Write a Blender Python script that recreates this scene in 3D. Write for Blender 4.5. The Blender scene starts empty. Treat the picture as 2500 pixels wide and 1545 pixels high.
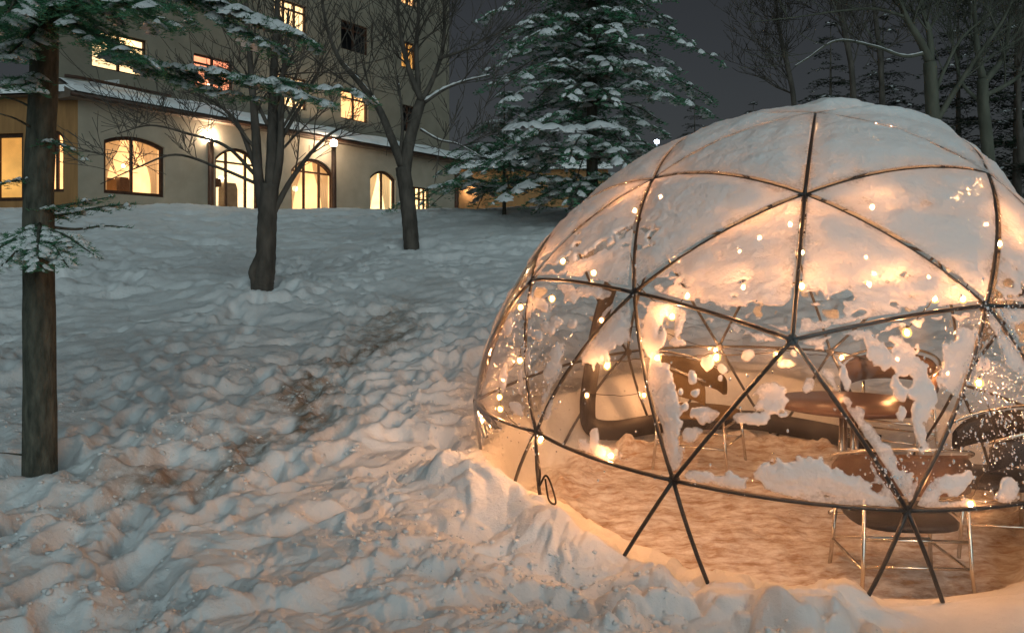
import bpy, math, random
import numpy as np
from mathutils import Vector, Matrix

random.seed(7)
RNG = np.random.default_rng(7)
SC = bpy.context.scene
COL = SC.collection
R = math.radians

# ------------------------------------------------------------------ camera
CAMZ = 1.8
cam_data = bpy.data.cameras.new("camera")
cam = bpy.data.objects.new("camera", cam_data)
COL.objects.link(cam)
cam.location = (0, 0, CAMZ)
cam.rotation_euler = (R(90), 0, 0)
cam_data.sensor_width = 36.0
cam_data.lens = 36.0 * 2090.0 / 2500.0
cam_data.shift_y = -122.5 / 2500.0
cam_data.clip_start = 0.05
cam_data.clip_end = 2000
SC.camera = cam

# ------------------------------------------------------------------ world (night sky) and the one distant light
SUN_AZ = R(170)     # compass direction the cold light comes from (behind the camera, a little right)
SUN_EL = R(27)
world = bpy.data.worlds.new("World")
SC.world = world
world.use_nodes = True
wn, wl = world.node_tree.nodes, world.node_tree.links
wn.clear()
w_out = wn.new("ShaderNodeOutputWorld")
w_bg = wn.new("ShaderNodeBackground")
w_sky = wn.new("ShaderNodeTexSky")
w_sky.sky_type = 'NISHITA'
w_sky.sun_disc = False
w_sky.sun_elevation = SUN_EL
w_sky.sun_rotation = SUN_AZ
w_hsv = wn.new("ShaderNodeHueSaturation")
w_hsv.inputs['Saturation'].default_value = 0.38
wl.new(w_sky.outputs[0], w_hsv.inputs['Color'])
wl.new(w_hsv.outputs[0], w_bg.inputs['Color'])
w_bg.inputs['Strength'].default_value = 0.0034
wl.new(w_bg.outputs[0], w_out.inputs[0])

sun_data = bpy.data.lights.new("sun", 'SUN')
sun_data.energy = 0.54
sun_data.angle = R(55)
sun_data.color = (0.76, 0.97, 1.0)
sun = bpy.data.objects.new("sun", sun_data)
COL.objects.link(sun)
sdir = Vector((math.sin(SUN_AZ) * math.cos(SUN_EL), math.cos(SUN_AZ) * math.cos(SUN_EL), math.sin(SUN_EL)))
sun.rotation_euler = sdir.to_track_quat('Z', 'Y').to_euler()
sun.location = (-6, -10, 8)

SC.view_settings.view_transform = 'Standard'
SC.view_settings.look = 'None'
SC.view_settings.exposure = 1.1
SC.view_settings.gamma = 1
SC.view_settings.use_curve_mapping = False
SC.render.engine = 'CYCLES'
cy = SC.cycles
cy.use_denoising = True
cy.max_bounces = 8
cy.diffuse_bounces = 3
cy.glossy_bounces = 3
cy.transmission_bounces = 4
cy.transparent_max_bounces = 24
cy.sample_clamp_indirect = 4.0
cy.sample_clamp_direct = 0.0
cy.caustics_reflective = False
cy.caustics_refractive = False


# ------------------------------------------------------------------ helpers
def px(u, v, y):
    """point at depth y whose image lies at photo pixel (u, v)"""
    return Vector(((u - 1250.0) / 2090.0 * y, y, CAMZ - (v - 650.0) / 2090.0 * y))


def tag(o, label=None, cat=None, group=None, kind=None):
    if label: o["label"] = label
    if cat: o["category"] = cat
    if group: o["group"] = group
    if kind: o["kind"] = kind
    return o


def empty(name, loc=(0, 0, 0), rz=0.0):
    o = bpy.data.objects.new(name, None)
    o.empty_display_size = 0.1
    COL.objects.link(o)
    o.location = loc
    o.rotation_euler = (0, 0, rz)
    return o


def link_mesh(name, me, mat=None, parent=None):
    o = bpy.data.objects.new(name, me)
    COL.objects.link(o)
    if mat is not None and not me.materials:
        me.materials.append(mat)
    if parent is not None:
        o.parent = parent
    return o


def np_mesh(name, V, T, smooth=True):
    """fast triangle or quad mesh from arrays"""
    V = np.asarray(V, np.float32); T = np.asarray(T, np.int32)
    me = bpy.data.meshes.new(name)
    k = T.shape[1]
    me.vertices.add(len(V)); me.vertices.foreach_set("co", V.ravel())
    me.loops.add(T.size); me.loops.foreach_set("vertex_index", T.ravel())
    me.polygons.add(len(T))
    me.polygons.foreach_set("loop_start", np.arange(0, T.size, k, dtype=np.int32))
    me.polygons.foreach_set("use_smooth", np.full(len(T), smooth, bool))
    me.update(calc_edges=True)
    return me


class MB:
    """collects shapes into one mesh"""
    def __init__(self):
        self.v = []; self.f = []

    def box(self, c, s, m=None):
        n = len(self.v); cx, cy_, cz = c; sx, sy, sz = s[0] / 2, s[1] / 2, s[2] / 2
        P = [Vector((cx + a * sx, cy_ + b * sy, cz + d * sz)) for d in (-1, 1) for b in (-1, 1) for a in (-1, 1)]
        if m is not None: P = [m @ p for p in P]
        self.v += [tuple(p) for p in P]
        self.f += [tuple(n + i for i in q) for q in ((0, 2, 3, 1), (4, 5, 7, 6), (0, 1, 5, 4), (2, 6, 7, 3), (0, 4, 6, 2), (1, 3, 7, 5))]
        return self

    def prism(self, pts, d):
        """closed polygon (list of 3D points) pushed by vector d"""
        n = len(self.v); k = len(pts)
        self.v += [tuple(p) for p in pts] + [tuple(Vector(p) + Vector(d)) for p in pts]
        self.f.append(tuple(range(n, n + k))); self.f.append(tuple(range(n + 2 * k - 1, n + k - 1, -1)))
        for i in range(k):
            j = (i + 1) % k
            self.f.append((n + i, n + k + i, n + k + j, n + j))
        return self

    def tube(self, pts, rad, sides=6, closed=False, caps=True):
        pts = [Vector(p) for p in pts]; m = len(pts)
        rr = rad if hasattr(rad, '__len__') else [rad] * m
        n = len(self.v); up = Vector((0.13, 0.21, 0.97))
        prev = None
        for i, p in enumerate(pts):
            a = pts[(i - 1) % m] if (closed or i > 0) else p
            b = pts[(i + 1) % m] if (closed or i < m - 1) else p
            t = (b - a)
            t = t.normalized() if t.length > 1e-9 else Vector((0, 0, 1))
            if prev is None:
                x = t.cross(up)
                if x.length < 0.05: x = t.cross(Vector((1, 0, 0)))
            else:
                x = prev - t * prev.dot(t)
                if x.length < 1e-6: x = t.cross(up)
            x.normalize(); y = t.cross(x); prev = x
            for k in range(sides):
                an = 2 * math.pi * k / sides
                self.v.append(tuple(p + x * (math.cos(an) * rr[i]) + y * (math.sin(an) * rr[i])))
        lim = m if closed else m - 1
        for i in range(lim):
            j = (i + 1) % m
            for k in range(sides):
                l = (k + 1) % sides
                self.f.append((n + i * sides + k, n + i * sides + l, n + j * sides + l, n + j * sides + k))
        if caps and not closed:
            self.f.append(tuple(n + k for k in range(sides - 1, -1, -1)))
            self.f.append(tuple(n + (m - 1) * sides + k for k in range(sides)))
        return self

    def ball(self, c, r, seg=8, rings=5, m=None):
        n = len(self.v); c = Vector(c)
        r = Vector(r) if hasattr(r, '__len__') else Vector((r, r, r))
        P = [Vector((0, 0, -1))]
        for i in range(1, rings):
            th = math.pi * i / rings
            for k in range(seg):
                a = 2 * math.pi * k / seg
                P.append(Vector((math.sin(th) * math.cos(a), math.sin(th) * math.sin(a), -math.cos(th))))
        P.append(Vector((0, 0, 1)))
        for p in P:
            q = Vector((p.x * r.x, p.y * r.y, p.z * r.z))
            if m is not None: q = m @ q
            self.v.append(tuple(c + q))
        for k in range(seg):
            l = (k + 1) % seg
            self.f.append((n, n + 1 + l, n + 1 + k))
            self.f.append((n + 1 + (rings - 2) * seg + k, n + 1 + (rings - 2) * seg + l, n + 1 + (rings - 1) * seg))
            for i in range(rings - 2):
                self.f.append((n + 1 + i * seg + k, n + 1 + i * seg + l, n + 1 + (i + 1) * seg + l, n + 1 + (i + 1) * seg + k))
        return self

    def grid(self, P):
        """P: 2-D list of points -> quads"""
        n = len(self.v); h = len(P); w = len(P[0])
        for row in P: self.v += [tuple(p) for p in row]
        for i in range(h - 1):
            for j in range(w - 1):
                a = n + i * w + j
                self.f.append((a, a + 1, a + w + 1, a + w))
        return self

    def build(self, name, mat, parent=None, smooth=False, bevel=0.0):
        me = bpy.data.meshes.new(name)
        me.from_pydata(self.v, [], self.f)
        me.update()
        if smooth: me.polygons.foreach_set("use_smooth", [True] * len(me.polygons))
        o = link_mesh(name, me, mat, parent)
        if bevel > 0:
            b = o.modifiers.new("bevel", 'BEVEL'); b.width = bevel; b.segments = 2; b.limit_method = 'ANGLE'
        return o


# ---- noise on arrays
def _hash(ix, iy, iz, s):
    h = (ix.astype(np.int64) * 374761393 + iy.astype(np.int64) * 668265263 + iz.astype(np.int64) * 1442695041 + s * 974634777) & 0xffffffff
    h = ((h ^ (h >> 13)) * 1274126177) & 0xffffffff
    h = ((h ^ (h >> 16)) * 2246822519) & 0xffffffff
    return ((h ^ (h >> 15)) & 0xffffff) / float(0xffffff)


def vnoise(x, y, z=None, s=0):
    if z is None: z = np.zeros_like(x)
    ix, iy, iz = np.floor(x), np.floor(y), np.floor(z)
    fx, fy, fz = x - ix, y - iy, z - iz
    fx = fx * fx * fx * (fx * (fx * 6 - 15) + 10); fy = fy * fy * fy * (fy * (fy * 6 - 15) + 10); fz = fz * fz * (3 - 2 * fz)
    o = 0
    for dx in (0, 1):
        for dy in (0, 1):
            for dz in (0, 1):
                w = (fx if dx else 1 - fx) * (fy if dy else 1 - fy) * (fz if dz else 1 - fz)
                o = o + w * _hash(ix + dx, iy + dy, iz + dz, s)
    return o * 2 - 1


def fbm(x, y, z=None, s=0, oct=4):
    o = 0; a = 1.0; t = 0; f = 1.0
    for k in range(oct):
        o = o + a * vnoise(x * f, y * f, None if z is None else z * f, s + k * 17)
        t += a; a *= 0.5; f *= 2.03
    return o / t


def clods(x, y, s=0):
    """rounded lumps: distance to the nearest jittered point, 0 at the rim to 1 on top, with a random height per lump"""
    ix, iy = np.floor(x), np.floor(y)
    best = np.full_like(x, 9.0); hh = np.zeros_like(x)
    zz = np.zeros_like(x)
    for dx in (-1, 0, 1):
        for dy in (-1, 0, 1):
            jx = ix + dx; jy = iy + dy
            px_ = jx + 0.15 + 0.7 * _hash(jx, jy, zz, s); py_ = jy + 0.15 + 0.7 * _hash(jx, jy, zz, s + 5)
            d = np.hypot(x - px_, y - py_)
            m = d < best
            hh = np.where(m, _hash(jx, jy, zz, s + 9), hh); best = np.where(m, d, best)
    b = np.clip(1 - (best / 0.70) ** 3, 0, 1)
    return b * (0.25 + 0.75 * hh)


def sstep(a, b, x):
    t = np.clip((x - a) / (b - a), 0, 1)
    return t * t * (3 - 2 * t)


# ------------------------------------------------------------------ materials
def new_mat(name):
    m = bpy.data.materials.new(name); m.use_nodes = True
    return m, m.node_tree.nodes, m.node_tree.links, m.node_tree.nodes["Principled BSDF"]


def noise_node(n, l, scale, detail=4, coord='Object', rough=0.55, stretch=None):
    tc = n.new("ShaderNodeTexCoord"); t = n.new("ShaderNodeTexNoise")
    t.inputs['Scale'].default_value = scale; t.inputs['Detail'].default_value = detail; t.inputs['Roughness'].default_value = rough
    if stretch:
        mp = n.new("ShaderNodeMapping"); mp.inputs['Scale'].default_value = stretch
        l.new(tc.outputs[coord], mp.inputs[0]); l.new(mp.outputs[0], t.inputs['Vector'])
    else:
        l.new(tc.outputs[coord], t.inputs['Vector'])
    return t


def ramp(n, l, src, stops):
    r = n.new("ShaderNodeValToRGB"); e = r.color_ramp.elements
    while len(e) < len(stops): e.new(0.5)
    for i, (p, c) in enumerate(stops):
        e[i].position = p; e[i].color = (*c, 1) if len(c) == 3 else c
    l.new(src, r.inputs[0]); return r


def varied(name, c1, c2, scale=4, rough=0.7, bump=0.0, bscale=30, metal=0.0, spec=0.3, stretch=None, detail=4):
    m, n, l, b = new_mat(name)
    t = noise_node(n, l, scale, detail, stretch=stretch)
    r = ramp(n, l, t.outputs['Fac'], [(0.3, c1), (0.7, c2)])
    l.new(r.outputs[0], b.inputs['Base Color'])
    b.inputs['Roughness'].default_value = rough; b.inputs['Metallic'].default_value = metal
    b.inputs['Specular IOR Level'].default_value = spec
    if bump > 0:
        t2 = noise_node(n, l, bscale, 5, stretch=stretch); bp = n.new("ShaderNodeBump")
        bp.inputs['Strength'].default_value = bump; bp.inputs['Distance'].default_value = 0.02
        l.new(t2.outputs['Fac'], bp.inputs['Height']); l.new(bp.outputs[0], b.inputs['Normal'])
    return m


def emissive(name, c, s):
    m, n, l, b = new_mat(name)
    b.inputs['Base Color'].default_value = (*c, 1)
    b.inputs['Emission Color'].default_value = (*c, 1); b.inputs['Emission Strength'].default_value = s
    return m


M = {}
M['bark_fir'] = varied('fir_bark', (0.040, 0.043, 0.034), (0.125, 0.122, 0.095), 26, 0.9, 1.0, 48, stretch=(1, 1, 0.30), detail=8)
M['bark_bare'] = varied('bare_bark', (0.045, 0.040, 0.034), (0.12, 0.105, 0.088), 7, 0.9, 0.6, 22, stretch=(1, 1, 0.35))
M['bark_grey'] = varied('grey_bark', (0.06, 0.065, 0.05), (0.13, 0.135, 0.105), 6, 0.9, 0.5, 20, stretch=(1, 1, 0.35))
M['needle'] = varied('fir_needles', (0.055, 0.190, 0.110), (0.095, 0.235, 0.120), 3.0, 0.65, spec=0.25)  # green raised to stand in for lamp light on the firs
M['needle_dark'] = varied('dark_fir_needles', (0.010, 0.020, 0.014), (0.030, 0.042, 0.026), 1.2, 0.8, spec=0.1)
M['chrome'] = varied('chrome_tube', (0.62, 0.58, 0.52), (0.78, 0.74, 0.68), 5, 0.22, metal=1.0)
M['black_tube'] = varied('black_frame_tube', (0.020, 0.020, 0.022), (0.045, 0.043, 0.042), 20, 0.38, spec=0.5)
M['black_trim'] = varied('black_door_trim', (0.012, 0.011, 0.012), (0.03, 0.027, 0.027), 9, 0.55)
M['upholstery'] = varied('olive_brown_upholstery', (0.10, 0.060, 0.018), (0.17, 0.105, 0.035), 6, 0.75, 0.2, 80)
M['brown_leather'] = varied('dark_brown_leather', (0.055, 0.030, 0.020), (0.10, 0.055, 0.034), 6, 0.5, 0.2, 60)
M['black_leather'] = varied('black_leather', (0.012, 0.012, 0.014), (0.03, 0.03, 0.034), 6, 0.45, 0.2, 60)
M['table_wood'] = varied('dark_table_wood', (0.075, 0.038, 0.026), (0.13, 0.065, 0.042), 5, 0.3, 0.0, stretch=(1, 6, 1))
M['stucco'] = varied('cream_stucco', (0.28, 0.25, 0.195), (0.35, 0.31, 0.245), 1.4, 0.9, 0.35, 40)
M['stucco_up'] = varied('dark_cream_stucco', (0.19, 0.17, 0.13), (0.25, 0.225, 0.175), 1.1, 0.9, 0.35, 40)  # same cream stucco in a darker tone
M['orange_wall'] = varied('orange_wood_wall', (0.22, 0.115, 0.045), (0.32, 0.17, 0.065), 2.0, 0.7, stretch=(3, 3, 0.4))
M['frame_wood'] = varied('dark_window_wood', (0.035, 0.017, 0.010), (0.075, 0.036, 0.022), 6, 0.55)
M['eave'] = varied('brown_eave_wood', (0.10, 0.075, 0.055), (0.17, 0.13, 0.10), 3, 0.8)
M['wire'] = varied('dark_cable', (0.02, 0.016, 0.012), (0.04, 0.03, 0.022), 30, 0.5)
M['metal_pole'] = varied('grey_pole', (0.05, 0.055, 0.06), (0.10, 0.105, 0.11), 5, 0.5, metal=0.4)

# ground snow -------------------------------------------------------
DC = Vector((1.861, 5.868, 0.868))     # centre of the dome's belt


def snow_mat(name, dirt=False):
    m, n, l, b = new_mat(name)
    t = noise_node(n, l, 2.2, 6)
    r = ramp(n, l, t.outputs['Fac'], [(0.25, (0.66, 0.68, 0.69)), (0.75, (0.84, 0.855, 0.86))])
    col = r.outputs[0]
    if dirt:
        at = n.new("ShaderNodeAttribute"); at.attribute_name = "dirt"; at.attribute_type = 'GEOMETRY'
        t3 = noise_node(n, l, 6.0, 8, rough=0.72, stretch=(1, 2.2, 1))
        r3 = ramp(n, l, t3.outputs['Fac'], [(0.34, (1, 1, 1)), (0.60, (0, 0, 0))])
        mu = n.new("ShaderNodeMath"); mu.operation = 'MULTIPLY'
        l.new(at.outputs['Fac'], mu.inputs[0]); l.new(r3.outputs[0], mu.inputs[1])
        ad = n.new("ShaderNodeMath"); ad.operation = 'MULTIPLY_ADD'
        l.new(at.outputs['Fac'], ad.inputs[0]); ad.inputs[1].default_value = 0.12; l.new(mu.outputs[0], ad.inputs[2]); ad.use_clamp = True
        mx = n.new("ShaderNodeMix"); mx.data_type = 'RGBA'
        l.new(ad.outputs[0], mx.inputs['Factor']); l.new(col, mx.inputs['A']); mx.inputs['B'].default_value = (0.34, 0.23, 0.15, 1)
        a2 = n.new("ShaderNodeAttribute"); a2.attribute_name = "soil"; a2.attribute_type = 'GEOMETRY'
        t4 = noise_node(n, l, 9.0, 6, rough=0.7); r4 = ramp(n, l, t4.outputs['Fac'], [(0.34, (0.12,) * 3), (0.56, (1, 1, 1))])
        m4 = n.new("ShaderNodeMath"); m4.operation = 'MULTIPLY'; l.new(a2.outputs['Fac'], m4.inputs[0]); l.new(r4.outputs[0], m4.inputs[1])
        x4 = n.new("ShaderNodeMix"); x4.data_type = 'RGBA'; l.new(m4.outputs[0], x4.inputs['Factor']); l.new(mx.outputs['Result'], x4.inputs['A']); x4.inputs['B'].default_value = (0.30, 0.215, 0.155, 1)
        col = x4.outputs['Result']
    l.new(col, b.inputs['Base Color'])
    b.inputs['Roughness'].default_value = 0.7; b.inputs['Specular IOR Level'].default_value = 0.2
    t2 = noise_node(n, l, 24, 10, rough=0.72); bp = n.new("ShaderNodeBump")
    bp.inputs['Strength'].default_value = 0.65; bp.inputs['Distance'].default_value = 0.03
    l.new(t2.outputs['Fac'], bp.inputs['Height']); l.new(bp.outputs[0], b.inputs['Normal'])
    return m


M['snow_ground'] = snow_mat('trampled_snow', True)
M['snow'] = snow_mat('fresh_snow')


def thin_snow_mat(name):
    """snow on plastic: the thinner it lies the more lamp light comes through, and frayed edges are half clear"""
    m, n, l, b = new_mat(name)
    n.remove(b); out = n["Material Output"]
    d = n.new("ShaderNodeBsdfDiffuse"); t = n.new("ShaderNodeBsdfTranslucent"); mx = n.new("ShaderNodeMixShader")
    d.inputs['Color'].default_value = (0.84, 0.855, 0.86, 1); t.inputs['Color'].default_value = (0.88, 0.80, 0.72, 1)
    at = n.new("ShaderNodeAttribute"); at.attribute_name = "depth"; at.attribute_type = 'GEOMETRY'
    nz = noise_node(n, l, 6.5, 10, rough=0.74, stretch=(0.7, 1.6, 2.6))
    sb = n.new("ShaderNodeMath"); sb.operation = 'MULTIPLY_ADD'; l.new(nz.outputs['Fac'], sb.inputs[0]); sb.inputs[1].default_value = 0.085; l.new(at.outputs['Fac'], sb.inputs[2])
    rp = ramp(n, l, sb.outputs[0], [(0.030, (0.40,) * 3), (0.048, (0.20,) * 3), (0.066, (0.095,) * 3), (0.095, (0.04,) * 3)])
    l.new(rp.outputs[0], mx.inputs[0]); l.new(d.outputs[0], mx.inputs[1]); l.new(t.outputs[0], mx.inputs[2])
    tr = n.new("ShaderNodeBsdfTransparent"); m2 = n.new("ShaderNodeMixShader")
    nf = noise_node(n, l, 70, 3); ed = n.new("ShaderNodeMath"); ed.operation = 'MULTIPLY_ADD'; l.new(nf.outputs['Fac'], ed.inputs[0]); ed.inputs[1].default_value = 0.006; l.new(at.outputs['Fac'], ed.inputs[2])
    re = ramp(n, l, ed.outputs[0], [(0.003, (0.75,) * 3), (0.0085, (0.05,) * 3), (0.022, (0.018,) * 3), (0.04, (0.0,) * 3)])
    l.new(re.outputs[0], m2.inputs[0]); l.new(mx.outputs[0], m2.inputs[1]); l.new(tr.outputs[0], m2.inputs[2]); l.new(m2.outputs[0], out.inputs[0])
    t2 = noise_node(n, l, 30, 6); bp = n.new("ShaderNodeBump"); bp.inputs['Strength'].default_value = 0.6; bp.inputs['Distance'].default_value = 0.02
    l.new(t2.outputs['Fac'], bp.inputs['Height'])
    l.new(bp.outputs[0], d.inputs['Normal']); l.new(bp.outputs[0], t.inputs['Normal'])
    return m


M['snow_thin'] = thin_snow_mat('thin_dome_snow')


def film_mat():
    m, n, l, b = new_mat('clear_wet_film')
    n.remove(b); out = n["Material Output"]
    tr = n.new("ShaderNodeBsdfTransparent"); tr.inputs[0].default_value = (0.955, 0.955, 0.945, 1)
    gl = n.new("ShaderNodeBsdfGlossy"); gl.inputs['Roughness'].default_value = 0.09; gl.inputs['Color'].default_value = (1, 1, 1, 1)
    mx = n.new("ShaderNodeMixShader")
    lw = n.new("ShaderNodeLayerWeight"); lw.inputs['Blend'].default_value = 0.20
    v = n.new("ShaderNodeTexVoronoi"); v.inputs['Scale'].default_value = 38
    tc = n.new("ShaderNodeTexCoord"); l.new(tc.outputs['Object'], v.inputs['Vector'])
    dr = ramp(n, l, v.outputs['Distance'], [(0.0, (1, 1, 1)), (0.35, (0, 0, 0))])
    nz = noise_node(n, l, 2.2, 3)
    nr = ramp(n, l, nz.outputs['Fac'], [(0.45, (0, 0, 0)), (0.62, (1, 1, 1))])
    mu = n.new("ShaderNodeMath"); mu.operation = 'MULTIPLY'; l.new(dr.outputs[0], mu.inputs[0]); l.new(nr.outputs[0], mu.inputs[1])
    wr = noise_node(n, l, 6, 3, stretch=(1, 1, 0.35))
    ad = n.new("ShaderNodeMath"); ad.operation = 'MULTIPLY_ADD'; l.new(mu.outputs[0], ad.inputs[0]); ad.inputs[1].default_value = 0.35; l.new(wr.outputs['Fac'], ad.inputs[2])
    bp = n.new("ShaderNodeBump"); bp.inputs['Strength'].default_value = 0.5; bp.inputs['Distance'].default_value = 0.02
    l.new(ad.outputs[0], bp.inputs['Height']); l.new(bp.outputs[0], gl.inputs['Normal'])
    l.new(lw.outputs['Fresnel'], mx.inputs[0]); l.new(tr.outputs[0], mx.inputs[1]); l.new(gl.outputs[0], mx.inputs[2])
    # breath and frost on the plastic
    fd = n.new("ShaderNodeBsdfDiffuse"); ft = n.new("ShaderNodeBsdfTranslucent"); fm = n.new("ShaderNodeMixShader"); fx = n.new("ShaderNodeMixShader")
    fm.inputs[0].default_value = 0.6; l.new(fd.outputs[0], fm.inputs[1]); l.new(ft.outputs[0], fm.inputs[2])
    fz = noise_node(n, l, 3.0, 7, rough=0.7); fr = ramp(n, l, fz.outputs['Fac'], [(0.35, (0.008,) * 3), (0.75, (0.07,) * 3)])
    l.new(fr.outputs[0], fx.inputs[0]); l.new(mx.outputs[0], fx.inputs[1]); l.new(fm.outputs[0], fx.inputs[2]); l.new(fx.outputs[0], out.inputs[0])
    return m


M['film'] = film_mat()


def pane_mat():
    m, n, l, b = new_mat('window_glass')
    n.remove(b); out = n["Material Output"]
    tr = n.new("ShaderNodeBsdfTransparent"); gl = n.new("ShaderNodeBsdfGlossy"); gl.inputs['Roughness'].default_value = 0.03
    mx = n.new("ShaderNodeMixShader"); mx.inputs[0].default_value = 0.06
    l.new(tr.outputs[0], mx.inputs[1]); l.new(gl.outputs[0], mx.inputs[2]); l.new(mx.outputs[0], out.inputs[0])
    return m


M['pane'] = pane_mat()


def lit_room_mat(name, c, s):
    """room wall seen through a window: glows itself, uneven lamp light put into its colour"""
    m, n, l, b = new_mat(name)
    t = noise_node(n, l, 0.9, 3)
    r = ramp(n, l, t.outputs['Fac'], [(0.3, tuple(v * 0.55 for v in c)), (0.7, c)])
    l.new(r.outputs[0], b.inputs['Base Color']); l.new(r.outputs[0], b.inputs['Emission Color']); b.inputs['Emission Strength'].default_value = s
    return m


M['room'] = lit_room_mat('lamplit_room', (1.0, 0.66, 0.32), 0.62)
M['room_bright'] = lit_room_mat('bright_lamplit_room', (1.0, 0.78, 0.46), 0.75)
M['room_pink'] = lit_room_mat('reddish_lamplit_room', (1.0, 0.50, 0.30), 0.42)
M['room_dim'] = lit_room_mat('dim_lamplit_room', (0.9, 0.55, 0.16), 0.3)
M['room_dark'] = varied('unlit_room', (0.02, 0.022, 0.026), (0.04, 0.044, 0.05), 2, 0.5)
def curtain_mat():
    m, n, l, b = new_mat('sheer_curtain')
    n.remove(b); d = n.new("ShaderNodeBsdfDiffuse"); t = n.new("ShaderNodeBsdfTranslucent"); x = n.new("ShaderNodeBsdfTransparent")
    for q in (d, t): q.inputs['Color'].default_value = (0.62, 0.55, 0.42, 1)
    a = n.new("ShaderNodeMixShader"); a.inputs[0].default_value = 0.45; c = n.new("ShaderNodeMixShader"); c.inputs[0].default_value = 0.10
    l.new(d.outputs[0], a.inputs[1]); l.new(t.outputs[0], a.inputs[2]); l.new(a.outputs[0], c.inputs[1]); l.new(x.outputs[0], c.inputs[2]); l.new(c.outputs[0], n["Material Output"].inputs[0])
    return m


M['curtain'] = curtain_mat()
M['room_lamp'] = emissive('room_lamp_globe', (1.0, 0.78, 0.45), 6.0)
M['porch_globe'] = emissive('porch_lamp_globe', (1.0, 0.74, 0.50), 130.0)
M['blue_globe'] = emissive('cold_lamp_globe', (0.75, 0.86, 1.0), 30.0)
def halo_glow():  # faintly glowing shell that paints a warm halo round each bulb
    m, n, l, b = new_mat('bulb_halo_shell')
    n.remove(b); e = n.new("ShaderNodeEmission"); e.inputs[0].default_value = (1.0, 0.46, 0.12, 1); e.inputs[1].default_value = 1.8
    x = n.new("ShaderNodeBsdfTransparent"); c = n.new("ShaderNodeMixShader"); c.inputs[0].default_value = 0.45
    l.new(x.outputs[0], c.inputs[1]); l.new(e.outputs[0], c.inputs[2]); l.new(c.outputs[0], n["Material Output"].inputs[0])
    return m


M['bulb_halo'] = halo_glow()
M['bulb'] = emissive('warm_bulb', (1.0, 0.43, 0.165), 860.0)


# ------------------------------------------------------------------ terrain
def hill(x, y):
    """smooth snow level without lumps (arrays)"""
    yy = y - 5.0
    sp = np.log1p(np.exp(np.clip(yy * 1.6, -30, 30))) / 1.6
    sp = np.where(yy * 1.6 > 29, yy, sp)
    crest = 22.0 - 0.03 * x
    up = np.minimum(sp, crest)
    up = crest - np.log1p(np.exp(np.clip((crest - sp) * 1.2, -30, 30))) / 1.2
    up = np.where((crest - sp) * 1.2 > 29, sp, up)
    z = 0.30 + 0.158 * up
    return z + 0.05 * np.sin(x * 0.5 + 1) * sstep(6, 12, y)


def trail_d(x, y):
    """distance from the trodden trail, in trail widths"""
    return np.abs((x + 2.05) - (y - 5.2) * 0.10 - 0.16 * np.sin(y * 2.1)) / 0.33


TRUNKS = [(-3.03, 5.5, 0.16), (-3.55, 12.2, 0.24), (-2.0, 17.0, 0.26)]


def floor_z(x, y):
    return 0.14 * (y - 5.2)


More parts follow.
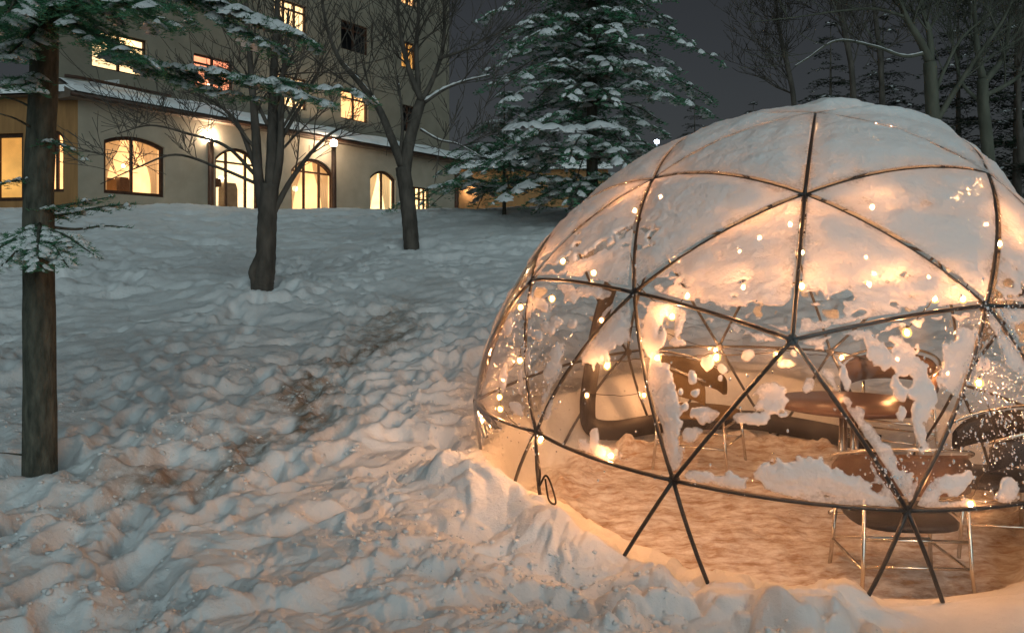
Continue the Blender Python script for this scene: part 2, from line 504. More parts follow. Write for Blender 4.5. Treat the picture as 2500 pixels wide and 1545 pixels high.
def ground(x, y, detail=True):
    x = np.asarray(x, float); y = np.asarray(y, float)
    z = hill(x, y)
    ax, ay = x - DC.x, y - DC.y
    rho = np.hypot(ax, ay); az = np.arctan2(ax, -ay)        # 0 towards the camera, negative to the left
    # bank shovelled up around the dome
    ridge = np.exp(-((rho - 1.98) / 0.30) ** 2)
    front = np.exp(-(az / 1.25) ** 2)
    z = z + ridge * 0.05 - 0.20 * np.exp(-((rho - 1.9) / 0.42) ** 2) * front * sstep(5.6, 4.6, y)
    z = z - 0.11 * np.exp(-((rho - 2.05) / 0.5) ** 2) * np.exp(-((az + 1.05) / 0.65) ** 2) + 0.09 * np.exp(-(((x - 2.7) / 0.6) ** 2 + ((y - 3.95) / 0.35) ** 2)) + 0.05 * np.exp(-(((x - 1.5) / 0.6) ** 2 + ((y - 4.1) / 0.25) ** 2))
    # steep pile on the dome's left flank
    u = (x + 0.30) * 0.80 + (y - 5.42) * 0.60; w = -(x + 0.30) * 0.60 + (y - 5.42) * 0.80
    sx, sy = 0.72, -0.80                                    # the pile runs down along the dome's foot as a broken bank
    tt = np.clip(((x + 0.38) * sx + (y - 5.55) * sy) / (sx * sx + sy * sy), 0, 1)
    dd = np.hypot(x + 0.38 - tt * sx, y - 5.55 - tt * sy)
    z = z + (0.30 - 0.17 * tt) * np.exp(-(dd / 0.25) ** 1.6)
    z = z - 0.10 * np.exp(-(((x - 0.5) / 0.45) ** 2 + ((y - 4.1) / 0.35) ** 2))
    z = z + 0.10 * np.exp(-(((x - 0.72) / 0.13) ** 2 + ((y - 4.22) / 0.16) ** 2)) + 0.06 * np.exp(-(((x - 2.45) / 0.35) ** 2 + ((y - 4.05) / 0.2) ** 2))
    for tx, ty, tr_ in TRUNKS:                              # melt hollow round each trunk
        q = np.hypot(x - tx, y - ty)
        z = z - 0.09 * np.exp(-(q / (tr_ * 1.5)) ** 2) + 0.05 * np.exp(-((q - tr_ * 2.4) / (tr_ * 0.8)) ** 2) + (0.11 if ty < 15 else 0.03) * np.exp(-(q / 1.1) ** 2)
    fl = floor_z(x, y)
    bk = 0.46 * sstep(0.9, 1.9, np.abs(az))
    inner = 1 - sstep(1.36 + bk, 1.66 + bk * 0.9, rho)
    if detail:
        wx = 0.16 * vnoise(x * 1.6, y * 1.6, s=40) + 0.07 * vnoise(x * 6, y * 6, s=42); wy = 0.16 * vnoise(x * 1.6, y * 1.6, s=41) + 0.07 * vnoise(x * 6, y * 6, s=43)
        X, Y = x + wx, y + wy
        ca, sa = math.cos(0.62), math.sin(0.62)
        U, W = X * ca + Y * sa, -X * sa + Y * ca             # trampling runs up the slope to the right
        wild = 0.6 + 0.55 * sstep(-0.3, 0.5, vnoise(x * 0.45, y * 0.45, s=44))
        near = np.exp(-((rho - 2.2) / 0.5) ** 2) * sstep(-2.6, -0.6, -np.abs(az)) * (az < 0.35)
        smooth = np.clip(sstep(-0.22, 0.12, az) * sstep(2.9, 2.2, rho) + 0.55 * np.exp(-((x + 0.15) / 0.40) ** 2 - ((y - 5.10) / 0.38) ** 2), 0, 1)   # clean bank in front on the right
        big = 0.07 + 0.09 * fbm(U * 1.5, W * 2.0, s=50, oct=2) + 0.075 * np.abs(vnoise(U * 3.1, W * 4.0, s=51)) + 0.028 * vnoise(X * 6.2, Y * 6.2, s=52) * (0.3 + 0.7 * sstep(-0.5, 0.4, vnoise(x * 1.3, y * 1.3, s=57))) + 0.022 * np.abs(vnoise(X * 12, Y * 12, s=53)) + 0.010 * np.abs(vnoise(X * 25, Y * 25, s=56))
        fine = 0.010 * fbm(X * 24, Y * 24, s=60, oct=3)
        pits = -0.10 * clods(U * 1.5 + 3.3, W * 2.9, 71) * sstep(-0.2, 0.3, vnoise(x * 0.8, y * 0.8, s=72)) - 0.11 * sstep(0.35, 0.8, vnoise(X * 1.7, Y * 1.7, s=70))
        lump = (0.07 + (big - 0.07) * wild * 0.80 + pits * 0.6 + fine)
        lump = (lump - 0.05) * (1 - 0.88 * smooth) + 0.05 + (1 - smooth) * near * (0.15 * np.abs(vnoise(X * 2.4, Y * 2.4, s=54)) + 0.12 * np.abs(vnoise(X * 5.0, Y * 5.0, s=55)) + 0.05 * np.abs(vnoise(X * 11, Y * 11, s=58)) - 0.13)
        lump = lump - 0.04 * np.exp(-trail_d(x, y) ** 2) * sstep(3.5, 6, y) * (1 - sstep(9, 14, y))
        lump = lump * (1 - 0.55 * sstep(24, 28, y))
        z = z + lump - 0.11 + 0.10 * fbm(x * 0.5, y * 0.5, s=80, oct=2)
        fl = fl + np.exp(-((rho - 1.62) / 0.22) ** 2) * (0.10 * fbm(x * 5, y * 5, s=97, oct=4) + 0.05 * clods(x * 7, y * 7, 98)) + 0.025 * fbm(x * 3, y * 3, s=90, oct=4) + 0.012 * fbm(x * 14, y * 14, s=95, oct=2)
    return z * (1 - inner) + fl * inner


def footprints(x, y):
    """boot holes: single tracks over the slope and a beaten trail"""
    g = np.random.default_rng(77); L = []
    def track(x0, y0, hd, n):
        for i in range(n):
            hd += g.normal(0, 0.10); x0 += 0.36 * math.sin(hd); y0 += 0.36 * math.cos(hd); sd = 0.11 * (1 if i % 2 else -1)
            L.append((x0 + sd * math.cos(hd) + g.normal(0, .03), y0 - sd * math.sin(hd) + g.normal(0, .03), hd + g.normal(0, .2), g.uniform(0.06, 0.13)))
    for k in range(6): track(-2.2 + g.normal(0, .25), 3.8 + g.normal(0, .3), 0.12 + g.normal(0, .12), 34)
    for k in range(26): track(g.uniform(-7, 1.0), g.uniform(3.4, 14), g.uniform(-1.2, 1.6), int(g.integers(8, 24)))
    for k in range(60): L.append((g.uniform(-5, 0.2), g.uniform(3.2, 9), g.uniform(0, 3.1), g.uniform(0.03, 0.11)))
    out = np.zeros_like(x)
    order = np.argsort(y); ys = y[order]
    for fx, fy, hd, dp_ in L:
        a, b = np.searchsorted(ys, (fy - 0.42, fy + 0.42)); idx = order[a:b]
        dx = x[idx] - fx; m = np.abs(dx) < 0.42; idx = idx[m]; dx = dx[m]; dy = y[idx] - fy
        c, s_ = math.cos(hd), math.sin(hd); u = dx * s_ + dy * c; w = dx * c - dy * s_
        q = np.sqrt((u / 0.17) ** 2 + (w / 0.085) ** 2)
        out[idx] += -dp_ * (1 - sstep(0.45, 1.15, q)) + dp_ * 0.35 * np.exp(-((q - 1.45) / 0.3) ** 2)
    return np.clip(out * 0.55, -0.09, 0.035)


def gz(x, y):
    return float(ground(np.array([x]), np.array([y]), False)[0])


def build_ground():
    th = np.concatenate([np.linspace(-72, -36, 70, endpoint=False), np.linspace(-36, 36, 640, endpoint=False), np.linspace(36, 72, 71)])
    th = np.radians(th)
    rr = np.concatenate([np.geomspace(0.5, 2.6, 30, endpoint=False), np.geomspace(2.6, 9.0, 390, endpoint=False), np.geomspace(9.0, 34, 260, endpoint=False), np.geomspace(34, 900, 45)])
    A, D = np.meshgrid(th, rr)
    X, Y = np.sin(A) * D, np.cos(A) * D
    Z = ground(X.ravel(), Y.ravel())
    Z = Z + footprints(X.ravel(), Y.ravel()) * sstep(2.2, 2.6, np.hypot(X.ravel() - DC.x, Y.ravel() - DC.y))
    Z = Z.reshape(X.shape)
    h, w = X.shape
    V = np.stack([X.ravel(), Y.ravel(), Z.ravel()], 1)
    i = (np.arange(h - 1)[:, None] * w + np.arange(w - 1)[None, :]).ravel()
    Q = np.stack([i, i + 1, i + w + 1, i + w], 1)
    me = np_mesh("ground", V, Q)
    rho = np.hypot(V[:, 0] - DC.x, V[:, 1] - DC.y)
    x, y = V[:, 0], V[:, 1]
    # dirt: trodden dome floor and a soiled trail across the slope
    tr = np.exp(-(trail_d(x, y) * 0.75) ** 2) * sstep(4.7, 5.6, y) * (1 - sstep(9, 15, y)) * sstep(-0.40, 0.25, fbm(x * 2.6, y * 2.6, s=120, oct=3))
    azv = np.abs(np.arctan2(x - DC.x, -(y - DC.y))); bkv = 0.46 * sstep(0.9, 1.9, azv)
    dirt = np.clip((1 - sstep(1.3 + bkv * 0.6, 1.62 + bkv * 0.6, rho)) * 0.95, 0, 1)
    a = me.attributes.new("dirt", 'FLOAT', 'POINT'); a.data.foreach_set("value", dirt.astype(np.float32))
    a = me.attributes.new("soil", 'FLOAT', 'POINT'); a.data.foreach_set("value", tr.astype(np.float32))
    o = link_mesh("ground", me, M['snow_ground'])
    tag(o, kind="structure", label="snow covered ground, trampled in front and rising to the building")
    return o


build_ground()


def snow_crumbs():
    """loose crumbs of snow kicked up over the trampled slope"""
    import bmesh
    bm = bmesh.new(); bmesh.ops.create_icosphere(bm, subdivisions=1, radius=1.0)
    base = np.array([v.co[:] for v in bm.verts]); tri = np.array([[v.index for v in f.verts] for f in bm.faces]); bm.free()
    g = np.random.default_rng(3); N = 26000
    d = 2.9 * (9.0 / 2.9) ** g.random(N); a = np.radians(g.uniform(-36, 32, N))
    x, y = np.sin(a) * d, np.cos(a) * d
    rho = np.hypot(x - DC.x, y - DC.y); az = np.arctan2(x - DC.x, -(y - DC.y))
    w = 0.06 + 0.5 * sstep(0.0, 0.5, fbm(x * 1.6, y * 1.6, s=400, oct=3)) + 0.35 * np.exp(-((rho - 2.4) / 0.4) ** 2) * (az < 0.1)
    w *= (rho > 1.9) * (1 - 0.93 * sstep(-0.2, 0.2, az) * (rho < 3.0))
    w *= 1 - np.exp(-((x + 0.2) / 0.6) ** 2 - ((y - 5.2) / 0.55) ** 2)
    k = g.random(N) < w; x, y = x[k], y[k]; n = len(x)
    r = 0.004 + 0.014 * g.random(n) ** 3
    z = ground(x, y) + footprints(x, y) * sstep(2.2, 2.6, np.hypot(x - DC.x, y - DC.y))
    B = base[None] * (1 + g.normal(0, 0.18, (n, len(base), 1))) * np.stack([g.uniform(0.9, 1.8, n), g.uniform(0.8, 1.3, n), g.uniform(0.6, 0.95, n)], 1)[:, None] * r[:, None, None]
    t = g.uniform(0, 6.28, n)[:, None]; c, s_ = np.cos(t), np.sin(t)
    V = np.stack([B[..., 0] * c - B[..., 1] * s_ + x[:, None], B[..., 0] * s_ + B[..., 1] * c + y[:, None], B[..., 2] + (z + r * g.uniform(-0.2, 0.5, n))[:, None]], -1).reshape(-1, 3)
    T = (tri[None] + (np.arange(n) * len(base))[:, None, None]).reshape(-1, 3)
    tag(link_mesh("snow_crumbs", np_mesh("snow_crumbs", V, T), M['snow']), "loose crumbs of snow scattered over the trampled slope", "snow", kind="stuff")


snow_crumbs()

# ------------------------------------------------------------------ the dome: hub positions measured on the sagging frame
NODE = {'a0': (1.981, 5.59, 2.8), '1-144': (1.37, 6.35, 2.79), '1-72': (0.931, 5.623, 2.373), '10': (1.594, 4.661, 2.193), '172': (2.814, 5.066, 2.353), '1144': (3.05, 6.10, 2.74),
        'i-144': (1.27, 7.44, 2.02), 'i-72': (0.123, 5.706, 1.715), 'i0': (1.341, 4.093, 1.451), 'i72': (3.318, 4.772, 1.497), 'i144': (3.42, 6.88, 1.90),
        'm180': (2.34, 7.30, 2.10), 'm-108': (0.441, 6.588, 2.18), 'm-36': (0.68, 4.816, 1.657), 'm36': (2.396, 4.313, 1.606), 'm108': (3.56, 5.774, 1.86),
        'e-162': (1.848, 7.649, 1.086), 'e-126': (0.975, 7.281, 1.075), 'e-90': (-0.29, 6.374, 0.797), 'e-54': (0.138, 5.273, 0.779), 'e-18': (0.823, 4.4, 0.697),
        'e18': (1.893, 4.087, 0.631), 'e54': (2.952, 4.455, 0.636), 'e90': (3.585, 5.363, 0.75), 'e126': (3.371, 6.463, 0.919), 'e162': (2.731, 7.337, 1.073),
        'L180': (2.303, 7.51, 0.28), 'L-108': (0.318, 6.985, 0.136), 'L-36': (0.403, 5.013, -0.354), 'L36': (2.372, 4.482, -0.40), 'L108': (3.449, 6.025, -0.036),
        'M-144': (1.331, 7.432, 0.15), 'M-72': (-0.02, 5.95, -0.10), 'M0': (1.419, 4.549, -0.586), 'M72': (3.096, 5.145, -0.35), 'M144': (3.055, 6.927, 0.033)}
NODE = {k: np.array(v) for k, v in NODE.items()}
DCn = np.array(DC)
AXIS = np.array((0.0255, -0.1428, 0.9894))


def wrap(a):
    a = (a + 180) % 360 - 180
    return 180 if a == -180 else a


def K(k, a): return k + str(wrap(a))


EDGES = []
UP, LOW = [], []
for s in range(5):
    A = 72 * s
    EDGES += [('a0', K('1', A)), (K('1', A), K('1', A + 72)), (K('1', A), K('i', A)), (K('1', A), K('m', A + 36)), (K('1', A), K('m', A - 36)),
              (K('i', A), K('m', A + 36)), (K('i', A), K('m', A - 36)), (K('i', A), K('e', A + 18)), (K('i', A), K('e', A - 18)),
              (K('m', A + 36), K('e', A + 18)), (K('m', A + 36), K('e', A + 54)), (K('e', A - 18), K('e', A + 18)), (K('e', A + 18), K('e', A + 54)),
              (K('e', A - 18), K('M', A)), (K('e', A + 18), K('M', A)), (K('e', A + 18), K('L', A + 36)), (K('e', A + 54), K('L', A + 36))]
    UP += [('a0', K('1', A), K('1', A + 72)), (K('1', A), K('i', A), K('m', A + 36)), (K('1', A), K('m', A + 36), K('1', A + 72)), (K('1', A + 72), K('m', A + 36), K('i', A + 72)),
           (K('i', A), K('e', A - 18), K('e', A + 18)), (K('i', A), K('e', A + 18), K('m', A + 36)), (K('m', A + 36), K('e', A + 18), K('e', A + 54)), (K('m', A + 36), K('e', A + 54), K('i', A + 72))]
    LOW += [(K('e', A - 18), K('M', A), K('e', A + 18)), (K('e', A + 18), K('M', A), K('L', A + 36)), (K('e', A + 18), K('L', A + 36), K('e', A + 54)), (K('e', A + 54), K('L', A + 36), K('M', A + 72))]


def surf(keys, B):
    """points on the rounded dome skin for weights B over the named hubs -> (points, outward unit vectors)"""
    P = np.stack([NODE[k] - DCn for k in keys]); rad = np.linalg.norm(P, axis=1); U = P / rad[:, None]
    d = B @ U; d /= np.linalg.norm(d, axis=1)[:, None]
    r = B @ rad
    flat = B @ P
    q = d * r[:, None]
    q = 0.82 * q + 0.18 * flat              # film pulled a little flat between the tubes
    return DCn + q, d


def tri_grid(n):
    ij = [(i, j) for i in range(n + 1) for j in range(n + 1 - i)]
    idx = {p: k for k, p in enumerate(ij)}
    B = np.array([(1 - (i + j) / n, i / n, j / n) for i, j in ij])
    T = []
    for i in range(n):
        for j in range(n - i):
            T.append((idx[(i, j)], idx[(i + 1, j)], idx[(i, j + 1)]))
            if i + j < n - 1: T.append((idx[(i + 1, j)], idx[(i + 1, j + 1)], idx[(i, j + 1)]))
    return B, np.array(T)


def weld(V, T):
    q = np.round(V * 4000).astype(np.int64)
    _, first, inv = np.unique(q, axis=0, return_index=True, return_inverse=True)
    T = inv.reshape(-1)[T]
    ok = (T[:, 0] != T[:, 1]) & (T[:, 1] != T[:, 2]) & (T[:, 0] != T[:, 2])
    return V[first], T[ok]


def skin(faces, n):
    B, T = tri_grid(n); Vs, Ts, Ns = [], [], []; o = 0
    for f in faces:
        P, d = surf(f, B); Vs.append(P); Ns.append(d); Ts.append(T + o); o += len(P)
    return np.concatenate(Vs), np.concatenate(Ts), np.concatenate(Ns)


# dense samples of the skin, for laying things on it
SV, ST, SN = skin(UP + LOW, 40)
SUV = np.stack([1250 + 2090 * SV[:, 0] / SV[:, 1], 650 - 2090 * (SV[:, 2] - CAMZ) / SV[:, 1]], 1)
SFRONT = ((np.array((0, 0, CAMZ)) - SV) * SN).sum(1) > 0


def on_skin(u, v, back=False, off=0.0):
    d = np.hypot(SUV[:, 0] - u, SUV[:, 1] - v) + np.where(SFRONT != back, 0, 1e6)
    k = int(np.argmin(d))
    return Vector(SV[k] + SN[k] * off), Vector(SN[k])


dome = empty("geodesic_dome", (DC.x, DC.y, 0.0))
tag(dome, "clear plastic geodesic dome on black tube frame, half covered in snow", "dome")


def child_of(o, parent):
    o.parent = parent
    o.matrix_parent_inverse = Matrix.Translation(parent.location).inverted()
    return o


for a, b in EDGES:
    t = np.linspace(0, 1, 11)
    P, d = surf((a, b), np.stack([1 - t, t], 1))
    child_of(MB().tube([tuple(p) for p in P - d * 0.0125], 0.0115, 7).build("strut", M['black_tube'], None, True), dome)
hub_me = None
for k, p in NODE.items():
    if k[0] in 'LM': continue
    d = Vector((p - DCn) / np.linalg.norm(p - DCn))
    if hub_me is None:
        mb = MB().tube([(0, 0, -0.022), (0, 0, -0.02), (0, 0, 0.004), (0, 0, 0.007)], [0.02, 0.030, 0.030, 0.022], 12)
        mb.ball((0, 0, 0.007), (0.009, 0.009, 0.008), 6, 4)
        h = mb.build("hub", M['black_tube'], None, True); hub_me = h.data
    else:
        h = link_mesh("hub", hub_me)
    h.matrix_world = Matrix.Translation(Vector(p) - d * 0.014) @ d.to_track_quat('Z', 'Y').to_matrix().to_4x4()
    mw = h.matrix_world.copy(); child_of(h, dome)
V, T, N_ = skin(UP + LOW, 16)
V, T = weld(V, T)
film = link_mesh("clear_cover", np_mesh("clear_cover", V, T), M['film'])
child_of(film, dome)


# mirror-bright drops on the film, added for cold sparkle, thickest on the right-hand panels
def drop_mat():
    m, n, l, b = new_mat('sparkle_drops')
    b.inputs['Base Color'].default_value = (0.95, 0.97, 1.0, 1); b.inputs['Metallic'].default_value = 0.85; b.inputs['Roughness'].default_value = 0.12
    return m


def drops():
    g = np.random.default_rng(9)
    mb = MB(); k = 0
    front = np.where(SFRONT & (SV[:, 2] > 0.62))[0]
    uv = SUV[front]
    w = 0.012 + 1.0 * np.exp(-((uv[:, 0] - 2440) / 110) ** 2 - ((uv[:, 1] - 960) / 190) ** 2) + 0.8 * np.exp(-((uv[:, 0] - 2170) / 55) ** 2 - ((uv[:, 1] - 1150) / 45) ** 2) + 0.25 * np.exp(-((uv[:, 0] - 1290) / 80) ** 2 - ((uv[:, 1] - 860) / 160) ** 2)
    w = w * (uv[:, 1] > 640) * (uv[:, 0] < 2650)
    for i in g.choice(front, 2100, p=w / w.sum()):
        n = Vector(SN[i]); e = n.orthogonal().normalized(); f = n.cross(e)
        p = Vector(SV[i]) + e * g.uniform(-.025, .025) + f * g.uniform(-.025, .025); r = 0.0024 + 0.0050 * g.random() ** 2
        mb.ball(p, (r, r, r * g.uniform(1.0, 1.8)), 6, 4)
    o = mb.build("sparkle_drops", drop_mat(), None, True); child_of(o, dome); tag(o, kind="stuff")


drops()


# black fabric trim round the door opening on the far side
def ribbon(pts, nrm, width, thick):
    mb = MB(); m = len(pts); rows = []
    for i in range(m):
        t = (pts[min(i + 1, m - 1)] - pts[max(i - 1, 0)]).normalized()
        s = nrm[i].cross(t).normalized()
        w = width if not hasattr(width, '__len__') else width[i]
        rows.append([pts[i] + s * w / 2 + nrm[i] * thick / 2, pts[i] - s * w / 2 + nrm[i] * thick / 2, pts[i] - s * w / 2 - nrm[i] * thick / 2, pts[i] + s * w / 2 - nrm[i] * thick / 2, pts[i] + s * w / 2 + nrm[i] * thick / 2])
    mb.grid(rows)
    return mb


def smooth_path(pts, n):
    """Catmull-Rom through points"""
    pts = [Vector(p) for p in pts]; out = []
    P = [pts[0] * 2 - pts[1]] + pts + [pts[-1] * 2 - pts[-2]]
    for i in range(1, len(P) - 2):
        for k in range(n):
            t = k / n
            a, b, c, d = P[i - 1], P[i], P[i + 1], P[i + 2]
            out.append(0.5 * ((2 * b) + (c - a) * t + (2 * a - 5 * b + 4 * c - d) * t * t + (3 * b - a - 3 * c + d) * t ** 3))
    out.append(pts[-1]); return out


jamb = [(1488, 690), (1468, 750), (1450, 830), (1436, 910), (1428, 985), (1434, 1040), (1490, 1048), (1590, 1036), (1700, 1026), (1830, 1028), (1930, 1038), (2040, 1062), (2150, 1090)]
pts, nr = zip(*[on_skin(u, v, True, -0.03) for u, v in jamb])
sp_ = smooth_path(pts, 6); ns_ = smooth_path(nr, 6)
child_of(ribbon(sp_, [n.normalized() for n in ns_], 0.165, 0.03).build("door_trim", M['black_trim'], None, True), dome)
# spare cord knotted on one leg
P0, n0 = on_skin(1312, 1080); P1, _ = on_skin(1330, 1170)
cp = [P0, P0 + Vector((0.012, -0.03, -0.09)), P1 + Vector((-0.03, -0.03, 0.05)), P1 + Vector((-0.035, -0.035, -0.02)), P1 + Vector((0.0, -0.035, 0.04)), P1 + Vector((0.03, -0.03, 0.0)), P1 + Vector((0.06, -0.03, -0.10)), P1 + Vector((0.055, -0.03, -0.13)), P1 + Vector((0.02, -0.03, -0.10)), P1 + Vector((0.0, -0.03, 0.02))]
child_of(MB().tube(smooth_path(cp, 6), 0.0065, 6).build("tie_cord", M['wire'], None, True), dome)


# ------------------------------------------------------------------ snow lying on the dome
def px_blobs():
    # (u, v, half width, half height, lean) in photo pixels, turned into patches on the skin
    L = [(1502, 800, 46, 72, 0.25), (1460, 850, 40, 40, 0), (1618, 745, 48, 22, 0), (1588, 800, 26, 60, 0), (1660, 778, 15, 34, 0), (1618, 826, 13, 20, 0),
         (1602, 905, 20, 40, 0), (1622, 985, 34, 75, -0.15), (1640, 1075, 28, 75, -0.12), (1655, 1140, 22, 40, 0), (1590, 935, 18, 40, 0),
         (1725, 886, 17, 18, 0), (1692, 926, 12, 17, 0), (1762, 905, 12, 12, 0), (1757, 928, 7, 8, 0), (1675, 990, 11, 14, 0), (1667, 955, 6, 9, 0), (1702, 965, 11, 9, 0), (1722, 1020, 38, 22, 0), (1690, 1060, 26, 20, 0.6),
         (1830, 1020, 52, 13, 0), (1880, 985, 45, 28, 0), (1870, 950, 40, 26, 0), (1700, 1160, 46, 16, 0), (1775, 1172, 40, 20, 0),
         (1905, 1165, 46, 40, 0), (1985, 1155, 60, 42, 0), (2060, 1185, 60, 40, 0), (2130, 1215, 70, 26, 0), (1940, 1200, 70, 18, 0), (2010, 1222, 90, 14, 0),
         (2080, 1010, 26, 40, -0.55), (2115, 1060, 28, 46, -0.45), (2150, 1120, 32, 50, -0.35), (2185, 1190, 36, 50, 0), (2255, 1215, 44, 30, 0), (2330, 1185, 40, 30, 0.3), (2300, 1235, 60, 13, 0), (2460, 1210, 22, 42, 0),
         (2125, 862, 16, 26, 0), (2148, 868, 26, 34, 0), (2208, 890, 33, 52, -0.2), (2252, 945, 26, 84, 0.0), (2240, 1000, 22, 36, 0), (2355, 868, 48, 62, 0.25), (2330, 915, 36, 32, 0), (2252, 1062, 15, 33, -0.2), (2185, 948, 17, 32, -0.2), (2198, 1010, 14, 24, 0),
         (2062, 912, 14, 36, -0.2), (2030, 930, 22, 36, -0.25), (1975, 938, 14, 22, 0.4), (2470, 860, 20, 55, -0.3), (2490, 760, 60, 34, 0), (2440, 780, 30, 40, 0),
         (1940, 858, 12, 14, 0), (1920, 888, 24, 9, 0), (1822, 862, 16, 18, 0), (1798, 790, 17, 12, 0), (1870, 820, 24, 14, 0), (1655, 838, 22, 10, 0), (1960, 820, 40, 14, 0), (2085, 812, 40, 12, 0), (2118, 820, 11, 24, 0),
         (1292, 752, 16, 30, 0.2), (1318, 745, 24, 14, 0), (1359, 790, 11, 12, 0), (1340, 800, 12, 14, 0), (1398, 720, 12, 22, 0), (1385, 706, 16, 12, 0), (1440, 712, 34, 17, 0), (1310, 818, 18, 12, 0), (1356, 870, 12, 26, 0), (1348, 905, 14, 34, 0), (1240, 800, 10, 22, 0),
         (1450, 1078, 10, 26, 0), (1478, 1105, 32, 20, 0), (1430, 1092, 16, 18, 0), (1258, 1000, 18, 16, 0), (1282, 900, 10, 50, 0), (1335, 985, 12, 40, 0), (1232, 920, 8, 30, 0), (1395, 790, 9, 14, 0)]
    out = []
    for u, v, a, b, lean in L:
        p, n = on_skin(u, v)
        e1 = n.cross(Vector((0, 0, 1)));
        e1 = (-e1).normalized(); e2 = n.cross(e1); e2 = (-e2 if e2.z < 0 else e2).normalized()
        view = (Vector((0, 0, CAMZ)) - p).normalized(); dist = p.y
        sx = max(0.45, math.sqrt(max(0.0, 1 - e1.dot(view) ** 2))); sy = max(0.45, math.sqrt(max(0.0, 1 - e2.dot(view) ** 2)))
        k = -1.0 if e1.x < 0 else 1.0
        out.append((np.array(p), np.array(e1 * k), np.array(e2), a * dist / 2090 / sx, b * dist / 2090 / sy, lean))
    return out


def dome_snow():
    blobs = px_blobs()
    e_back = np.array((0, 1.0, 0))
    allV, allT, allM = [], [], []; off = 0
    for f in UP:
        cen = sum(NODE[k] for k in f) / 3
        nrm = cen - DCn; nrm /= np.linalg.norm(nrm)
        facing = nrm @ (np.array((0, 0, CAMZ)) - cen)
        n = 92 if facing > 0.2 else 56
        B, T = tri_grid(n)
        P, d = surf(f, B)
        x, y, z = P[:, 0], P[:, 1], P[:, 2]
        zen = np.degrees(np.arccos(np.clip(d @ AXIS, -1, 1)))
        L = [np.linalg.norm(NODE[f[1]] - NODE[f[2]]), np.linalg.norm(NODE[f[0]] - NODE[f[2]]), np.linalg.norm(NODE[f[0]] - NODE[f[1]])]
        ed = np.min(B * np.array(L).mean() * 0.86, axis=1)
        az = np.degrees(np.arctan2(x - DCn[0], -(y - DCn[1])))
        n1 = fbm(x * 2.6, y * 2.6, z * 7.5, s=200, oct=5)
        n2 = fbm(x * 9, y * 9, z * 14, s=230, oct=4)
        n3 = fbm(x * 2.0, y * 2.0, z * 2.0, s=260, oct=2)
        left = sstep(-20, -50, az) * sstep(-140, -100, az)
        lev = B @ np.array([{'a': 0.0, '1': 1.0, 'i': 2.0, 'm': 2.0, 'e': 3.0}[k[0]] for k in f])
        m1 = (2.0 - lev) * np.where(lev > 2, 7.0, 2.6) + 0.12
        gaps = (1 - left * 0.75) * sstep(1.25, 1.75, lev)
        m1 = m1 + gaps * (1.7 * n1 + 1.0 * n2 + 0.16) + 0.45 * n2 - 1.6 * sstep(0.16, 0.42, n1 * 0.7 + n2 * 0.8) * sstep(24, 36, zen)
        m = m1; kind = np.zeros_like(m1)
        m2 = np.full_like(m1, -9.0)
        near = facing > -0.3
        if near:
            wob = 0.75 * fbm(x * 15, y * 15, z * 15, s=290, oct=3) + 0.55 * fbm(x * 38, y * 38, z * 38, s=295, oct=2)
            for p, e1, e2, ra, rb, lean in blobs:
                q = P - p; b = q @ e2; a = q @ e1 - lean * b
                s_ = np.hypot(a / ra, b / rb)
                m2 = np.maximum(m2, np.where(s_ < 2.2, (1.04 - s_), -9))
            m2 = np.where(m2 > -5, m2 + wob * 0.75, m2)
        else:
            m2 = (fbm(x * 5, y * 5, z * 5, s=310, oct=4) * 1.9 - 0.62) * 1.2
        m = np.maximum(m1, m2)
        # tubes melt a broken line through the cover
        br = 0.55 + 0.8 * n3 + 0.5 * n2
        m = m - 7.0 * np.exp(-(ed / 0.0125) ** 2) * sstep(-0.15, 0.15, br) * np.where(m1 > m2, 1, 0.9)
        m = np.minimum(m, 2.2)
        mm = np.maximum(m, 0)
        top = sstep(40, 8, zen)
        slab = sstep(0.0, 0.12, (x - 2.02)) * sstep(5.45, 5.62, y - 0.14 * (x - 2.0) + 0.03 * n2) * sstep(46, 30, zen)
        T0 = np.where(m1 > m2, 0.017 + 0.018 * n1 + 0.010 * n2 + 0.014 * top, 0.016)
        h = 0.003 + T0 * (1 - np.exp(-mm * 2.6)) + np.where(m1 > 0, 0.04 * slab, 0) + 0.006 * n2 * (mm > 0.3)
        h = h * (0.14 + 0.86 * sstep(0.0, 0.16, ed + 0.02 * n2))
        h = np.maximum(h, 0.003)
        Q = P + d * (h[:, None])
        # cut the triangles along m = 0
        s = m > 0; cnt = s[T].sum(1)
        vs = [Q]; base = len(Q); tris = [T[cnt == 3]]
        for rot in range(3):
            a, b, c = T[:, rot], T[:, (rot + 1) % 3], T[:, (rot + 2) % 3]
            for one in (True, False):
                sel = (cnt == 1) & s[a] if one else (cnt == 2) & ~s[a]
                if not sel.any(): continue
                A_, B_, C_ = a[sel], b[sel], c[sel]
                def cut(i, j):
                    t = (m[i] / (m[i] - m[j]))[:, None]
                    w = P[i] * (1 - t) + P[j] * t; dd = d[i] * (1 - t) + d[j] * t
                    return w + dd * 0.001
                p1, p2 = cut(A_, B_), cut(A_, C_); k = len(p1)
                i1 = base + np.arange(k); i2 = i1 + k; base += 2 * k; vs += [p1, p2]
                if one: tris.append(np.stack([A_, i1, i2], 1))
                else: tris += [np.stack([i1, B_, C_], 1), np.stack([i1, C_, i2], 1)]
        allM.append(np.concatenate([h, np.zeros(base - len(Q))])); allV.append(np.concatenate(vs)); allT.append(np.concatenate(tris) + off); off += base
    VA = np.concatenate(allV); HA = np.concatenate(allM)
    q = np.round(VA * 4000).astype(np.int64)
    _, first, inv = np.unique(q, axis=0, return_index=True, return_inverse=True)
    T = inv.reshape(-1)[np.concatenate(allT)]; V = VA[first]; HA = HA[first]
